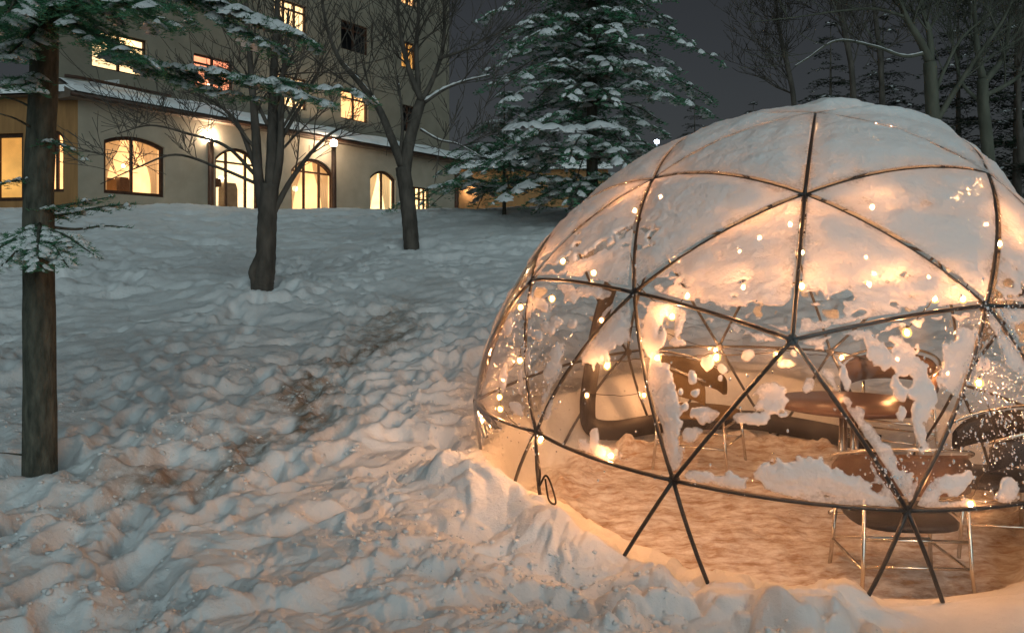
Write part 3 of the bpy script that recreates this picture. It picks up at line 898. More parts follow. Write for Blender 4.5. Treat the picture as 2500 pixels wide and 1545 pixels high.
    T = T[(T[:, 0] != T[:, 1]) & (T[:, 1] != T[:, 2]) & (T[:, 0] != T[:, 2])]
    used = np.unique(T); re = np.full(len(V), -1); re[used] = np.arange(len(used))
    me = np_mesh("snow_cover", V[used], re[T])
    a = me.attributes.new("depth", 'FLOAT', 'POINT'); a.data.foreach_set("value", HA[used].astype(np.float32))
    o = link_mesh("snow_cover", me, M['snow_thin'])
    tag(o, "thin snow lying in sheets and patches on the plastic dome", "snow", kind="stuff")


dome_snow()

# ------------------------------------------------------------------ fairy lights along the frame
FRONT = [[(1313, 702), (1252, 733), (1262, 800), (1246, 868), (1206, 920), (1175, 966), (1200, 994), (1296, 1066)],
         [(1594, 440), (1525, 478), (1530, 668), (1632, 748), (1658, 690), (1812, 672), (1966, 662), (2142, 662), (2146, 630), (2316, 692), (2232, 788)],
         [(1930, 502), (2142, 464), (2310, 520), (2440, 505), (2380, 700)],
         [(1460, 878), (1594, 860), (1745, 852), (1899, 853)],
         [(2410, 924), (2460, 1060), (2392, 1236)],
         [(1345, 610), (1420, 640)], [(2480, 560)], [(1850, 540)], [(1300, 1062), (1478, 1104)]]
BACK = [[(1458, 766), (1600, 800), (1745, 846), (1905, 850), (2056, 862), (2200, 870), (2330, 900)],  # far side; extra bulbs are added here to light floor and snow
        [(1650, 620), (1800, 600), (1960, 600), (2120, 610), (2280, 660)],
        [(1560, 960), (1420, 960)]]
SKIP = {(1262, 800), (1530, 668), (2310, 520), (1600, 800), (2460, 1060), (1905, 850)}
lights = empty("string_lights", (DC.x, DC.y, 2.0))
tag(lights, "string of warm fairy lights wound along the inside of the dome frame", "string lights")
bulb_me = None
for group, back in ((FRONT, False), (BACK, True)):
    for path in group:
        P = []
        for u, v in path:
            p, n = on_skin(u, v, back, -0.06 if (back or v > 720) else -0.10)
            P.append(p)
            if (u, v) in SKIP: continue
            if bulb_me is None:
                mb = MB().ball((0, 0, 0), (0.0105, 0.0105, 0.0135), 8, 6)
                o = mb.build("bulb", M['bulb'], None, True); bulb_me = o.data
                gl_ = MB().ball((0, 0, 0), (0.023, 0.023, 0.026), 12, 8).build("globe", M['bulb_halo'], o, True); halo_me = gl_.data  # halo shell added around the bulb
            else:
                o = link_mesh("bulb", bulb_me); link_mesh("globe", halo_me, None, o)
            o.location = p + Vector((0, 0, -0.022)); child_of(o, lights)
            child_of(MB().tube([p + Vector((0, 0, 0.012)), p + Vector((0, 0, -0.008))], 0.007, 6).build("socket", M['wire']), lights)
        Q = []
        for i in range(len(P) - 1):        # cable follows the skin from bulb to bulb with some slack
            for k in range(10):
                t = k / 10; q = P[i].lerp(P[i + 1], t); d = (q - DC)
                r = ((P[i] - DC).length * (1 - t) + (P[i + 1] - DC).length * t)
                q = DC + d.normalized() * r
                q.z -= 0.05 * math.sin(math.pi * t) * (P[i + 1] - P[i]).length
                Q.append(q + Vector([random.uniform(-.006, .006) for _ in range(3)]))
        Q.append(P[-1])
        child_of(MB().tube(Q, 0.0032, 5).build("cable", M['wire'], None, True), lights)


# ------------------------------------------------------------------ furniture inside
def tub_chair(x, y, rz, label, upholstery, seatm):
    """armchair on a chrome frame; faces local +Y"""
    t = empty("tub_chair", (x, y, float(floor_z(x, y)) + 0.005), rz)
    tag(t, label, "chair", "armchairs inside the dome")
    def arc(r, z, a0=-205, a1=25, n=25, dz=0.0, ry=None):
        out = []
        for i in range(n):
            s = i / (n - 1); a = R(a0 + (a1 - a0) * s); e = math.sin(math.pi * s)
            out.append(Vector((r * math.cos(a), (ry or r) * math.sin(a), z + dz * e)))
        return out
    # upholstered curved back, thick shell
    mid = arc(0.335, 0.0, n=21)
    rows = []
    for zz, off in ((0.63, 0.024), (0.63, -0.020), (0.74, -0.026), (0.81, -0.022), (0.845, 0.0), (0.81, 0.026), (0.74, 0.030), (0.63, 0.024)):
        row = []
        for i, p in enumerate(mid):
            s = i / 20; drop = 0.17 * (1 - math.sin(math.pi * s) ** 0.6)
            q = p * ((0.335 + off) / 0.335)
            row.append(Vector((q.x, q.y, zz - (drop if zz > 0.7 else drop * 0.6))))
        rows.append(row)
    MB().grid(rows).build("backrest", upholstery, t, True)
    rim = arc(0.368, 0.71, dz=0.17, n=27)
    MB().tube(rim, 0.0105, 8).build("back_rail", M['chrome'], t, True)
    # seat cushion
    rows = []
    for k, (zz, s) in enumerate(((0.405, 0.0), (0.405, 0.94), (0.412, 1.0), (0.435, 1.0), (0.452, 0.93), (0.458, 0.0))):
        row = []
        for i in range(25):
            a = 2 * math.pi * i / 24; c, sn = math.cos(a), math.sin(a)
            q = 0.285 * (abs(c) ** 3.2 + abs(sn) ** 3.2) ** (-1 / 3.2) * s
            row.append(Vector((c * q, sn * q + 0.02, zz)))
        rows.append(row)
    MB().grid(rows).build("seat", seatm, t, True)
    for sx in (-1, 1):
        for sy in (-1, 1):
            MB().tube([(sx * 0.27, sy * 0.25 + 0.02, 0.42 if sy > 0 else 0.60), (sx * 0.285, sy * 0.27 + 0.02, 0.2), (sx * 0.30, sy * 0.29 + 0.02, 0.0)], 0.0115, 8).build("leg", M['chrome'], t, True)
        MB().tube([(sx * 0.285, -0.25, 0.20), (sx * 0.285, 0.29, 0.20)], 0.009, 6).build("stretcher", M['chrome'], t, True)
    for sy in (-1, 1):
        MB().tube([(-0.28, sy * 0.26 + 0.02, 0.215), (0.28, sy * 0.26 + 0.02, 0.215)], 0.009, 6).build("stretcher", M['chrome'], t, True)
        MB().tube([(-0.27, sy * 0.255 + 0.02, 0.36), (0.27, sy * 0.255 + 0.02, 0.36)], 0.010, 6).build("seat_rail", M['chrome'], t, True)
    return t


tub_chair(2.20, 4.86, R(-4), "tub chair nearest the front, chrome rail and brown back turned to the camera", M['brown_leather'], M['black_leather'])
tub_chair(1.47, 6.78, R(-118), "olive brown tub chair at the far side, left of the round table", M['upholstery'], M['upholstery'])
tub_chair(3.02, 6.86, R(140), "dark brown tub chair at the far side, behind the round table", M['brown_leather'], M['brown_leather'])
tub_chair(3.06, 5.42, R(80), "black tub chair at the right end of the round table", M['black_leather'], M['black_leather'])

tb = empty("round_table", (2.36, 6.0, float(floor_z(2.36, 6.0)) + 0.004))
tag(tb, "round dark brown table on a cluster of chrome legs", "table")
rows = []
for zz, r_ in ((0.700, 0.0), (0.700, 0.49), (0.706, 0.51), (0.728, 0.515), (0.738, 0.505), (0.740, 0.0)):
    rows.append([Vector((r_ * math.cos(2 * math.pi * i / 40), r_ * math.sin(2 * math.pi * i / 40), zz)) for i in range(41)])
MB().grid(rows).build("tabletop", M['table_wood'], tb, True)
for k in range(4):
    a = R(45 + 90 * k); c, s = math.cos(a), math.sin(a)
    MB().tube([(0.055 * c, 0.055 * s, 0.705), (0.055 * c, 0.055 * s, 0.12), (0.09 * c, 0.09 * s, 0.05), (0.30 * c, 0.30 * s, 0.02)], 0.014, 8).build("leg", M['chrome'], tb, True)


# ------------------------------------------------------------------ the hotel on the crest
BO = Vector((-14.06, 31.5, 0)); BT = Vector((0.538, 0.843, 0)).normalized(); BN = Vector((BT.y, -BT.x, 0))
PLAT = 3.6


def W(s, d, z, o=BO, t=BT, n=BN): return o + t * s + n * d + Vector((0, 0, z))


def arch_pts(s0, s1, spring, crown, n=10):
    """points of a segmental arch from left to right as (s, z)"""
    w = (s1 - s0) / 2; h = crown - spring
    if h < 0.02: return [(s0, crown), (s1, crown)]
    r = (w * w + h * h) / (2 * h); cz = crown - r; a = math.asin(min(1, w / r))
    return [((s0 + s1) / 2 + r * math.sin(-a + 2 * a * i / n), cz + r * math.cos(-a + 2 * a * i / n)) for i in range(n + 1)]


def wall_panels(mb, s0, s1, z0, z1, ops, d0, d1, fr):
    """wall with openings [(s0, s1, z0, spring, crown)], d0 outer face, d1 inner face"""
    o, t, n = fr
    def pr(poly): mb.prism([W(s, d0, z, o, t, n) for s, z in poly], n * (d1 - d0))
    ops = sorted(ops); cur = s0
    for a, b, za, sp, cr in ops:
        if a > cur: pr([(cur, z0), (a, z0), (a, z1), (cur, z1)])
        if za > z0: pr([(a, z0), (b, z0), (b, za), (a, za)])
        ap = arch_pts(a, b, sp, cr)
        mid = len(ap) // 2
        if len(ap) == 2: pr([(a, cr), (b, cr), (b, z1), (a, z1)])
        else:
            pr([(a, sp)] + ap[1:mid + 1] + [(ap[mid][0], z1), (a, z1)])
            pr(ap[mid:-1] + [(b, sp), (b, z1), (ap[mid][0], z1)])
        cur = b
    if cur < s1: pr([(cur, z0), (s1, z0), (s1, z1), (cur, z1)])


def window(parent, op, fr, room, d_in=-0.3, bars=(0.5,), rails=(), fw=0.11, curtains=0, lamp=None, depth=1.6, name="window", things=()):
    a, b, za, sp, cr = op; o, t, n = fr
    ap = arch_pts(a, b, sp, cr)
    outer = [(a, za)] + ap + [(b, za)]
    c = ((a + b) / 2, (za + cr) / 2)
    def inset(p, k):
        return (c[0] + (p[0] - c[0]) * (1 - 2 * k / (b - a)), c[1] + (p[1] - c[1]) * (1 - 2 * k / (cr - za)))
    inner = [inset(p, fw) for p in outer]
    mb = MB()
    df, db = d_in * 0.35, d_in * 0.35 - 0.10
    k = len(outer)
    for i in range(k):
        j = (i + 1) % k
        mb.prism([W(*outer[i][:1], df, outer[i][1], o, t, n), W(outer[j][0], df, outer[j][1], o, t, n), W(inner[j][0], df, inner[j][1], o, t, n), W(inner[i][0], df, inner[i][1], o, t, n)], n * (db - df))
    w = mb.build(name, M['frame_wood'], parent)
    def topz(s):
        pts = [inset(p, fw) for p in ap]
        for p, q in zip(pts, pts[1:]):
            if p[0] - 1e-6 <= s <= q[0] + 1e-6:
                return p[1] + (q[1] - p[1]) * ((s - p[0]) / max(1e-6, q[0] - p[0]))
        return pts[0][1]
    for f_ in bars:
        s = a + (b - a) * f_
        m2 = MB().prism([W(s - 0.05, df - 0.01, za + fw, o, t, n), W(s + 0.05, df - 0.01, za + fw, o, t, n), W(s + 0.05, df - 0.01, topz(s), o, t, n), W(s - 0.05, df - 0.01, topz(s), o, t, n)], n * (-0.08))
        m2.build("mullion", M['frame_wood'], w)
    for f_ in rails:
        z = za + (cr - za) * f_
        m2 = MB().prism([W(a + fw, df - 0.015, z - 0.04, o, t, n), W(b - fw, df - 0.015, z - 0.04, o, t, n), W(b - fw, df - 0.015, z + 0.04, o, t, n), W(a + fw, df - 0.015, z + 0.04, o, t, n)], n * (-0.07))
        m2.build("transom_bar", M['frame_wood'], w)
    dg = df - 0.05
    pn = MB(); pn.v = [tuple(W(s, dg, z, o, t, n)) for s, z in inner]; pn.f = [tuple(range(len(inner)))]
    pn.build("pane", M['pane'], w)
    # room behind
    e = 0.25; d1, d2 = d_in - 0.01, d_in - depth
    q = [W(s, d, z, o, t, n) for d in (d1, d2) for s, z in ((a - e, za - 0.2), (b + e, za - 0.2), (b + e, cr + e), (a - e, cr + e))]
    rb = MB(); rb.v = [tuple(p) for p in q]; rb.f = [(4, 5, 6, 7), (0, 1, 5, 4), (1, 2, 6, 5), (2, 3, 7, 6), (3, 0, 4, 7)]
    rb.build("room_box", M[room], w)
    if curtains:
        for side in (0, 1):
            rows = []
            for i in range(9):
                v = i / 8; z = cr - 0.08 - (cr - za - 0.1) * v
                width = (b - a) * (0.46 - 0.30 * math.sin(min(1, v * 1.25) * math.pi / 2) ** 1.5) * curtains
                row = []
                for j in range(13):
                    g = j / 12; s = (a + 0.05 + width * g) if side == 0 else (b - 0.05 - width * g)
                    row.append(W(s, d_in - 0.10 + 0.045 * math.sin(g * 26 + side), z, o, t, n))
                rows.append(row)
            MB().grid(rows).build("curtain", M['curtain'], w, True)
    for nm, fs, fz, ws, hz, mt in things:       # furniture standing in the lit room
        s = a + (b - a) * fs; z = za + (cr - za) * fz
        MB().prism([W(s - ws / 2, d_in - 0.75, z, o, t, n), W(s + ws / 2, d_in - 0.75, z, o, t, n), W(s + ws / 2 * 0.96, d_in - 0.75, z + hz * 0.85, o, t, n), W(s + ws / 2 * 0.7, d_in - 0.75, z + hz, o, t, n), W(s - ws / 2 * 0.7, d_in - 0.75, z + hz, o, t, n), W(s - ws / 2 * 0.96, d_in - 0.75, z + hz * 0.85, o, t, n)], n * -0.35).build(nm, M[mt], w)
    if lamp:
        for (fs, fz, r_) in lamp:
            MB().ball(W(a + (b - a) * fs, d_in - 0.9, za + (cr - za) * fz, o, t, n), r_, 10, 7).build("room_lamp", M['room_lamp'], w, True)
    return w


hotel = empty("hotel_building", (0, 0, 0))
tag(hotel, "cream rendered hotel with lit arched windows on the snowy crest", "building")
FR = (BO, BT, BN)
EAVE = 7.75
g_ops = [(-1.02, 1.46, 4.42, 6.32, 6.58, dict(room='room', bars=(0.47,), curtains=0.75, lamp=[(0.16, 0.62, 0.11), (0.62, 0.55, 0.07)], fw=0.13, things=[('armchair', 0.60, 0.06, 0.42, 0.62, 'brown_leather'), ('sideboard', 0.28, 0.08, 0.95, 0.50, 'orange_wall')])),
         (3.78, 6.05, PLAT, 6.20, 6.70, dict(room='room_bright', bars=(0.28, 0.72), rails=(0.80,), lamp=[(0.55, 0.62, 0.12)], fw=0.12, name="door", things=[('cabinet', 0.72, 0.02, 0.75, 1.7, 'eave'), ('picture', 0.44, 0.5, 0.3, 0.35, 'frame_wood'), ('low_table', 0.42, 0.02, 0.6, 0.55, 'table_wood')])),
         (7.85, 10.55, PLAT, 6.10, 6.72, dict(room='room', bars=(0.33, 0.68), rails=(0.80,), curtains=0.85, lamp=[(0.5, 0.58, 0.13)], fw=0.13, things=[('bench', 0.5, 0.02, 1.0, 0.5, 'brown_leather')])),
         (13.05, 15.0, PLAT, 6.25, 6.62, dict(room='room_bright', bars=(0.5,), curtains=1.0, fw=0.12)),
         (16.3, 17.85, 4.75, 6.02, 6.02, dict(room='room_bright', bars=(0.25, 0.5, 0.75), rails=(0.5,), fw=0.07))]
mb = MB(); wall_panels(mb, -1.98, 20.1, PLAT - 1.0, EAVE, [o[:5] for o in g_ops], 0.0, -0.3, FR)
mb.build("ground_floor_wall", M['stucco'], hotel)
for o in g_ops:
    window(hotel, o[:5], FR, **o[5])
SB = -0.6
u_ops = []
for k in range(-1, 5):
    c = 4.2 * k
    for row, zb in enumerate((9.0, 12.4, 15.8)):
        if k == -1: continue
        lit = {(0, 0): 'room_bright', (1, 0): 'room_pink', (2, 0): 'room_bright', (3, 0): 'room', (4, 0): 'room_dark',
               (0, 1): 'room_dark', (1, 1): 'room_dark', (2, 1): 'room_bright', (3, 1): 'room_dark', (4, 1): 'room_dim',
               (4, 2): 'room', (0, 2): 'room_dark', (1, 2): 'room_dark', (2, 2): 'room_dark', (3, 2): 'room_dark'}[(k, row)]
        w2 = 1.1 if k == 0 else 0.98
        if k == 4: w2 = 0.62
        u_ops.append((c - w2, c + w2, zb, zb + 1.42, zb + 1.42, lit, (k, row)))
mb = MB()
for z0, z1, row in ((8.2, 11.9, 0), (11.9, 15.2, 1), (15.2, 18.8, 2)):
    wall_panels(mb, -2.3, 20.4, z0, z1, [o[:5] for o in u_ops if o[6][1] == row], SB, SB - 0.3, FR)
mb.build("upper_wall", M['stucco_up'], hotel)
for o in u_ops:
    fr = (BO + BN * SB, BT, BN)
    window(hotel, o[:5], fr, o[5], bars=(0.5,) if o[6][0] != 2 else (0.33, 0.66), rails=(0.75,), fw=0.07, depth=1.2, lamp=[(0.85, 0.35, 0.10)] if o[6] == (1, 0) else None)
# end wall, low roof with snow, gutter, downpipe
mb = MB().prism([W(20.1, -0.3, PLAT - 1), W(20.1, -0.3, EAVE), W(20.1, -9, EAVE), W(20.1, -9, PLAT - 1)], BT * -0.3)
mb.prism([W(20.4, SB - 0.3, 8.3), W(20.4, SB - 0.3, 18.8), W(20.4, -9, 18.8), W(20.4, -9, 8.3)], BT * -0.3)
mb.build("end_wall", M['stucco_up'], hotel)
rf = MB().prism([W(-2.5, 0.42, EAVE - 0.16), W(-2.5, 0.42, EAVE + 0.02), W(-2.5, SB + 0.02, EAVE + 0.62), W(-2.5, SB + 0.02, EAVE - 0.16)], BT * 23.0).build("lower_roof", M['eave'], hotel)
rows = []
for i in range(70):
    s = -2.5 + 23.0 * i / 69; row = []
    for j in range(9):
        v = j / 8; d = 0.50 - 1.08 * v; z = EAVE + 0.02 + 0.6 * v
        h = 0.14 * min(1, math.sin(math.pi * min(1, v * 1.02 + 0.03)) * 2.2) + 0.05 * math.sin(s * 1.7 + 3 * v) * v
        row.append(W(s, d + 0.02 * math.sin(s * 5.1), z + max(0.0, h)))
    rows.append(row)
MB().grid(rows).build("roof_snow", M['snow'], rf, True)
MB().tube([W(-2.5, 0.46, EAVE - 0.06), W(20.5, 0.46, EAVE - 0.06)], 0.07, 8).build("gutter", M['frame_wood'], hotel, True)
MB().tube(smooth_path([W(-2.4, -0.10, EAVE + 0.62), W(-1.8, 0.12, EAVE + 0.60), W(-0.6, 0.16, EAVE + 0.58), W(1.6, 0.16, EAVE + 0.56)], 6), 0.06, 6).build("snow_guard", M['frame_wood'], hotel, True)
MB().tube([W(20.2, 0.06, PLAT - 0.5), W(20.2, 0.06, EAVE)], 0.13, 8).build("downpipe", M['frame_wood'], hotel, True)

# left wing, turned towards the camera
LO = W(-1.98, 0, 0); LT = Vector((-0.985, 0.17, 0)).normalized(); LN = Vector((-LT.y, LT.x, 0))
LFR = (LO, LT, LN)
wing = empty("side_wing", (0, 0, 0))
tag(wing, "low wing of the hotel with orange panelled front behind the fir trunk", "building")
l_ops = [(0.55, 1.25, 4.4, 6.3, 6.55, dict(room='room', bars=(0.5,), lamp=[(0.5, 0.6, 0.1)])), (2.15, 5.4, 4.1, 6.5, 6.5, dict(room='room_dim', bars=(0.33, 0.66), fw=0.14))]
mb = MB(); wall_panels(mb, 0.003, 9, PLAT - 1, EAVE, [o[:5] for o in l_ops], 0, -0.3, LFR)
mb.build("wall", M['orange_wall'], wing)
for o in l_ops: window(wing, o[:5], LFR, **o[5])
rf = MB().prism([W(-0.2, 0.4, EAVE + 0.01, *LFR), W(-0.2, -5, EAVE + 1.5, *LFR), W(-0.2, -5, EAVE + 0.01, *LFR)], LT * 9.2).build("roof", M['eave'], wing)
MB().prism([W(-0.2, 0.5, EAVE + 0.05, *LFR), W(-0.2, 0.5, EAVE + 0.28, *LFR), W(-0.2, -5, EAVE + 1.8, *LFR), W(-0.2, -5, EAVE + 1.55, *LFR)], LT * 9.2).build("roof_snow", M['snow'], rf)

# warm wall glimpsed beyond the far corner
ann = empty("annex_building", (0, 0, 0))
tag(ann, "warmly lit wall beyond the hotel's far corner, behind the small fir", "building")
MB().box((1.2, 53.2, PLAT + 1.6), (9.5, 0.4, 5.2)).build("wall", M['orange_wall'], ann)
MB().prism([(-3.8, 52.6, 7.8), (6.2, 52.6, 7.8), (6.2, 55.5, 9.0), (-3.8, 55.5, 9.0)], (0, 0, 0.3)).build("roof", M['snow'], ann)


def wall_lamp(p, label):
    t = empty("wall_lamp", p); tag(t, label, "lamp")
    MB().box((0, 0.10, 0), (0.14, 0.10, 0.22)).build("bracket", M['frame_wood'], t)
    MB().ball((0, -0.06, 0), 0.07, 10, 7).build("globe", M['porch_globe'], t, True)


wall_lamp((-2.6, 52.8, 6.4), "small lamp on the warm wall beyond the hotel corner")


def lamp_post(u, v, y, label, base=None):
    p = px(u, v, y); b = gz(p.x, p.y) - 0.2
    t = empty("lamp_post", (p.x, p.y, b)); tag(t, label, "lamp post", "lamp posts by the hotel entrance")
    h = p.z - b
    MB().tube([(0, 0, 0), (0, 0, 0.35), (0, 0, 0.4), (0, 0, h - 0.22)], [0.17, 0.16, 0.125, 0.11], 10).build("post", M['frame_wood'], t, True)
    MB().tube([(0, 0, h - 0.24), (0, 0, h - 0.16), (0, 0, h - 0.13)], [0.10, 0.15, 0.09], 10).build("collar", M['frame_wood'], t, True)
    MB().ball((0, 0, h), 0.17, 14, 9).build("globe", M['porch_globe'], t, True)


lamp_post(515, 337, 34.4, "lit lamp post left of the hotel entrance, by the glazed door")
lamp_post(815, 350, 39.0, "lit lamp post right of the hotel entrance, by the curtained arch")

# cold lamp far behind the dome
p = px(1603, 347, 30)
t = empty("street_lamp", (p.x, p.y, gz(p.x, p.y) - 0.1)); tag(t, "distant cold white street lamp just left of the dome top", "street lamp")
h = p.z - t.location.z
MB().tube([(0, 0, 0), (0, 0, h - 0.1), (0.0, 0, h + 0.05)], [0.07, 0.05, 0.04], 8).build("pole", M['metal_pole'], t, True)
MB().ball((0, -0.06, h), (0.085, 0.085, 0.07), 10, 7).build("lamp_head", M['blue_globe'], t, True)


# ------------------------------------------------------------------ conifers
class Fir:
    """collects the wood, needles and snow of one conifer"""
    def __init__(self, seed, nl=0.022, nw=0.0045, ns=0.0075):
        self.r = random.Random(seed); self.np = np.random.default_rng(seed)
        self.wood = MB(); self.tw0 = []; self.tw1 = []; self.pads = MB(); self.nl, self.nw, self.ns = nl, nw, ns

    def bough(self, pts, rad, width, step, snow=0.5, tw=0.085, padw=0.026, bare=0.0, tip=1.0):
        r = self.r
        P = smooth_path(pts, 8)
        seg = [(P[i + 1] - P[i]).length for i in range(len(P) - 1)]; L = sum(seg)
        if L < 1e-4: return
        self.wood.tube(P[::2] + ([P[-1]] if len(P) % 2 == 0 else []), [rad * (1 - 0.8 * i / max(1, len(P[::2]) - 1)) for i in range(len(P[::2]) + (1 if len(P) % 2 == 0 else 0))], 5)
        n = max(3, int(L / step)); acc = [0]
        for s in seg: acc.append(acc[-1] + s)
        up = Vector((0, 0, 1))
        for i in range(n):
            t = (i + r.random()) / n
            if t < bare: continue
            q = t * L; k = min(len(seg) - 1, next((j for j in range(len(seg)) if acc[j + 1] >= q), len(seg) - 1))
            f = (q - acc[k]) / max(1e-6, seg[k]); p = P[k].lerp(P[k + 1], f); tan = (P[k + 1] - P[k]).normalized()
            side = tan.cross(up)
            side = side.normalized() if side.length > 0.05 else Vector((1, 0, 0))
            for sg in (-1, 1):
                if r.random() < 0.12: continue
                ln = width * (0.25 + 0.75 * math.sin(math.pi * min(1, 0.18 + 0.8 * (1 - t)) * 0.62)) * r.uniform(0.65, 1.15) * (1 if t < 0.85 else tip * (1.25 - 0.7 * (t - 0.85) / 0.15))
                d = (side * sg * r.uniform(0.6, 0.9) + tan * r.uniform(0.5, 0.8) + Vector((0, 0, r.uniform(-0.34, 0.10)))).normalized()
                e = p + d * ln - Vector((0, 0, 0.12 * ln)); self.twigs(p, e, ln, tw)
                if r.random() < snow: self.pad(p, e, ln, padw)
        e = P[-1]; self.twigs(P[-3], e + (P[-1] - P[-3]) * 0.3, (P[-1] - P[-3]).length * 1.3, tw)

    def twigs(self, p, e, ln, tw):
        r = self.r
        self.tw0.append(tuple(p)); self.tw1.append(tuple(e))
        d = (e - p).normalized(); side = d.cross(Vector((0, 0, 1)))
        if side.length < 0.05: return
        side.normalize(); m = int(ln / (tw * 0.75))
        for i in range(m):
            t = (i + 0.5 + r.uniform(-.3, .3)) / m; q = p.lerp(e, t)
            for sg in (-1, 1):
                l2 = tw * r.uniform(0.6, 1.15) * (1.15 - 0.6 * t)
                v = (side * sg * 0.72 + d * 0.7 + Vector((0, 0, r.uniform(-0.3, 0.15)))).normalized()
                self.tw0.append(tuple(q)); self.tw1.append(tuple(q + v * l2))

    def pad(self, p, e, ln, w):
        """snow lying along a spray: a flat ridge with finger-like lobes that hang over the twigs"""
        r = self.r; d = (e - p); a = r.uniform(0.0, 0.45); b = r.uniform(0.85, 1.08)
        c0, c1 = p + d * a, p + d * b; L = (c1 - c0).length; ax = d.normalized()
        sd = ax.cross(Vector((0, 0, 1)))
        if sd.length < 0.05: return
        sd.normalize(); W_ = min(w * r.uniform(1.2, 2.4), L * 0.42); hh = w * r.uniform(0.35, 0.65); n = 9
        ph = r.uniform(0, 6.28); lob = r.uniform(2.2, 3.4); rows = []
        for i in range(n + 1):
            t = i / n; prof = math.sin(math.pi * (0.08 + 0.90 * t)) ** 0.6
            row = []
            for k, (x, z) in enumerate(((-1, -0.55), (-0.62, 0.55), (0.0, 1.0), (0.62, 0.55), (1, -0.55))):
                lb = 1 + 0.45 * math.sin(lob * 2 * math.pi * t + ph + (1.7 if x > 0 else 0)) * abs(x)
                row.append(c0.lerp(c1, t + 0.10 * abs(x) * (1 - t)) + sd * (x * W_ * prof * lb) + Vector((0, 0, hh * z * prof + 0.25 * w - 0.10 * W_ * abs(x) * r.uniform(0.4, 1.6))))
            rows.append(row)
        self.pads.grid(rows)

    def needles(self):
        A = np.array(self.tw0); B = np.array(self.tw1); D = B - A; L = np.linalg.norm(D, axis=1)
        cnt = np.maximum(3, (L / self.ns).astype(int)); idx = np.repeat(np.arange(len(A)), cnt)
        t = self.np.random(len(idx)); d = D[idx] / L[idx][:, None]
        base = A[idx] + D[idx] * t[:, None]
        up = np.array((0, 0, 1.0)); side = np.cross(d, up); side /= (np.linalg.norm(side, axis=1)[:, None] + 1e-6); u2 = np.cross(side, d)
        an = self.np.choice([0, math.pi], len(idx)) + self.np.normal(0.0, 0.55, len(idx))
        out = side * np.cos(an)[:, None] + u2 * np.abs(np.sin(an))[:, None]
        dirn = out * 0.85 + d * self.np.uniform(0.35, 0.75, len(idx))[:, None]; dirn /= np.linalg.norm(dirn, axis=1)[:, None]
        ln = self.nl * self.np.uniform(0.7, 1.15, len(idx))[:, None]
        tip = base + dirn * ln; w = d * (self.nw / 2)
        V = np.concatenate([base - w, base + w, tip + w * 0.35, tip - w * 0.35]); k = len(base)
        i = np.arange(k)
        return V, np.stack([i, i + k, i + 2 * k, i + 3 * k], 1)

    def build(self, name, loc, label, group, trunk_pts, trunk_r, mats, snow_label=None):
        t = empty(name, loc); tag(t, label, "fir tree", group)
        child_of(MB().tube(trunk_pts, trunk_r, 14).build("trunk", mats[0], None, True), t)
        tag(child_of(self.wood.build("branches", mats[0], None, True), t), kind="stuff")
        V, Q = self.needles(); tag(child_of(link_mesh("crown", np_mesh("crown", V, Q, False), mats[1]), t), kind="stuff")
        if self.pads.v: tag(child_of(self.pads.build("branch_snow", M['snow'], None, True), t), kind="stuff")
        return t


S = 2500 / 2447.0


def dp(u, v, y): return px(u * S, v * S, y)      # from the coordinates the photo was viewed at


# the fir at the left edge, close to the camera
f = Fir(11, 0.028, 0.0065, 0.0058)
T0 = dp(95, 1145, 5.5); Yb = 5.5
rr = f.r


def b1(pts, depths, **kw):
    f.bough([dp(u, v, y) for (u, v), y in zip(pts, depths)], kw.pop('rad', 0.012), kw.pop('width', 0.26), kw.pop('step', 0.034), **kw)


b1([(100, 40), (300, 130), (500, 170), (680, 195), (820, 215), (900, 240)], (5.5, 5.3, 5.1, 5.0, 4.95, 4.95), width=0.20, snow=0.6, bare=0.25, padw=0.036)
b1([(260, 128), (420, 185), (560, 225), (640, 240)], (5.3, 5.25, 5.2, 5.15), width=0.15, snow=0.35, rad=0.008)
b1([(520, 172), (660, 205), (760, 240), (800, 250)], (5.1, 5.0, 4.9, 4.85), width=0.14, snow=0.8, rad=0.006, padw=0.036)
b1([(100, -110), (300, -60), (520, 5), (660, 55), (762, 112)], (5.5, 5.2, 5.0, 4.9, 4.9), width=0.22, snow=0.75, bare=0.2, padw=0.038)
b1([(420, -30), (560, 60), (640, 100), (690, 118)], (5.1, 5.0, 4.9, 4.9), width=0.15, snow=0.6, rad=0.007)
b1([(100, -60), (220, -10), (340, 40), (470, 60)], (5.5, 5.6, 5.8, 5.9), width=0.24, snow=0.25)
b1([(100, 10), (200, 70), (290, 110), (360, 150)], (5.5, 5.2, 4.9, 4.75), width=0.22, snow=0.2)
b1([(95, -20), (180, 30), (250, 110), (290, 140)], (5.5, 5.7, 5.9, 6.0), width=0.24, snow=0.2)
b1([(95, 20), (0, 60), (-80, 90), (-140, 110)], (5.5, 5.4, 5.3, 5.2), width=0.26, snow=0.3)
b1([(95, -60), (40, 0), (0, 40), (-60, 70)], (5.5, 5.0, 4.7, 4.5), width=0.24, snow=0.35)
b1([(95, 70), (30, 90), (-20, 110), (-90, 130)], (5.5, 5.8, 6.0, 6.2), width=0.24, snow=0.2)
b1([(95, -90), (190, -40), (330, -10), (430, 20)], (5.5, 5.1, 4.8, 4.6), width=0.26, snow=0.3)
b1([(95, 60), (60, 95), (20, 130), (-10, 140)], (5.5, 5.1, 4.8, 4.6), width=0.18, snow=0.5)
b1([(95, -130), (60, -60), (30, 10), (10, 40)], (5.5, 5.0, 4.6, 4.4), width=0.22, snow=0.2)
b1([(95, -130), (230, -90), (420, -60), (600, -20)], (5.5, 5.8, 6.1, 6.3), width=0.30, snow=0.3)
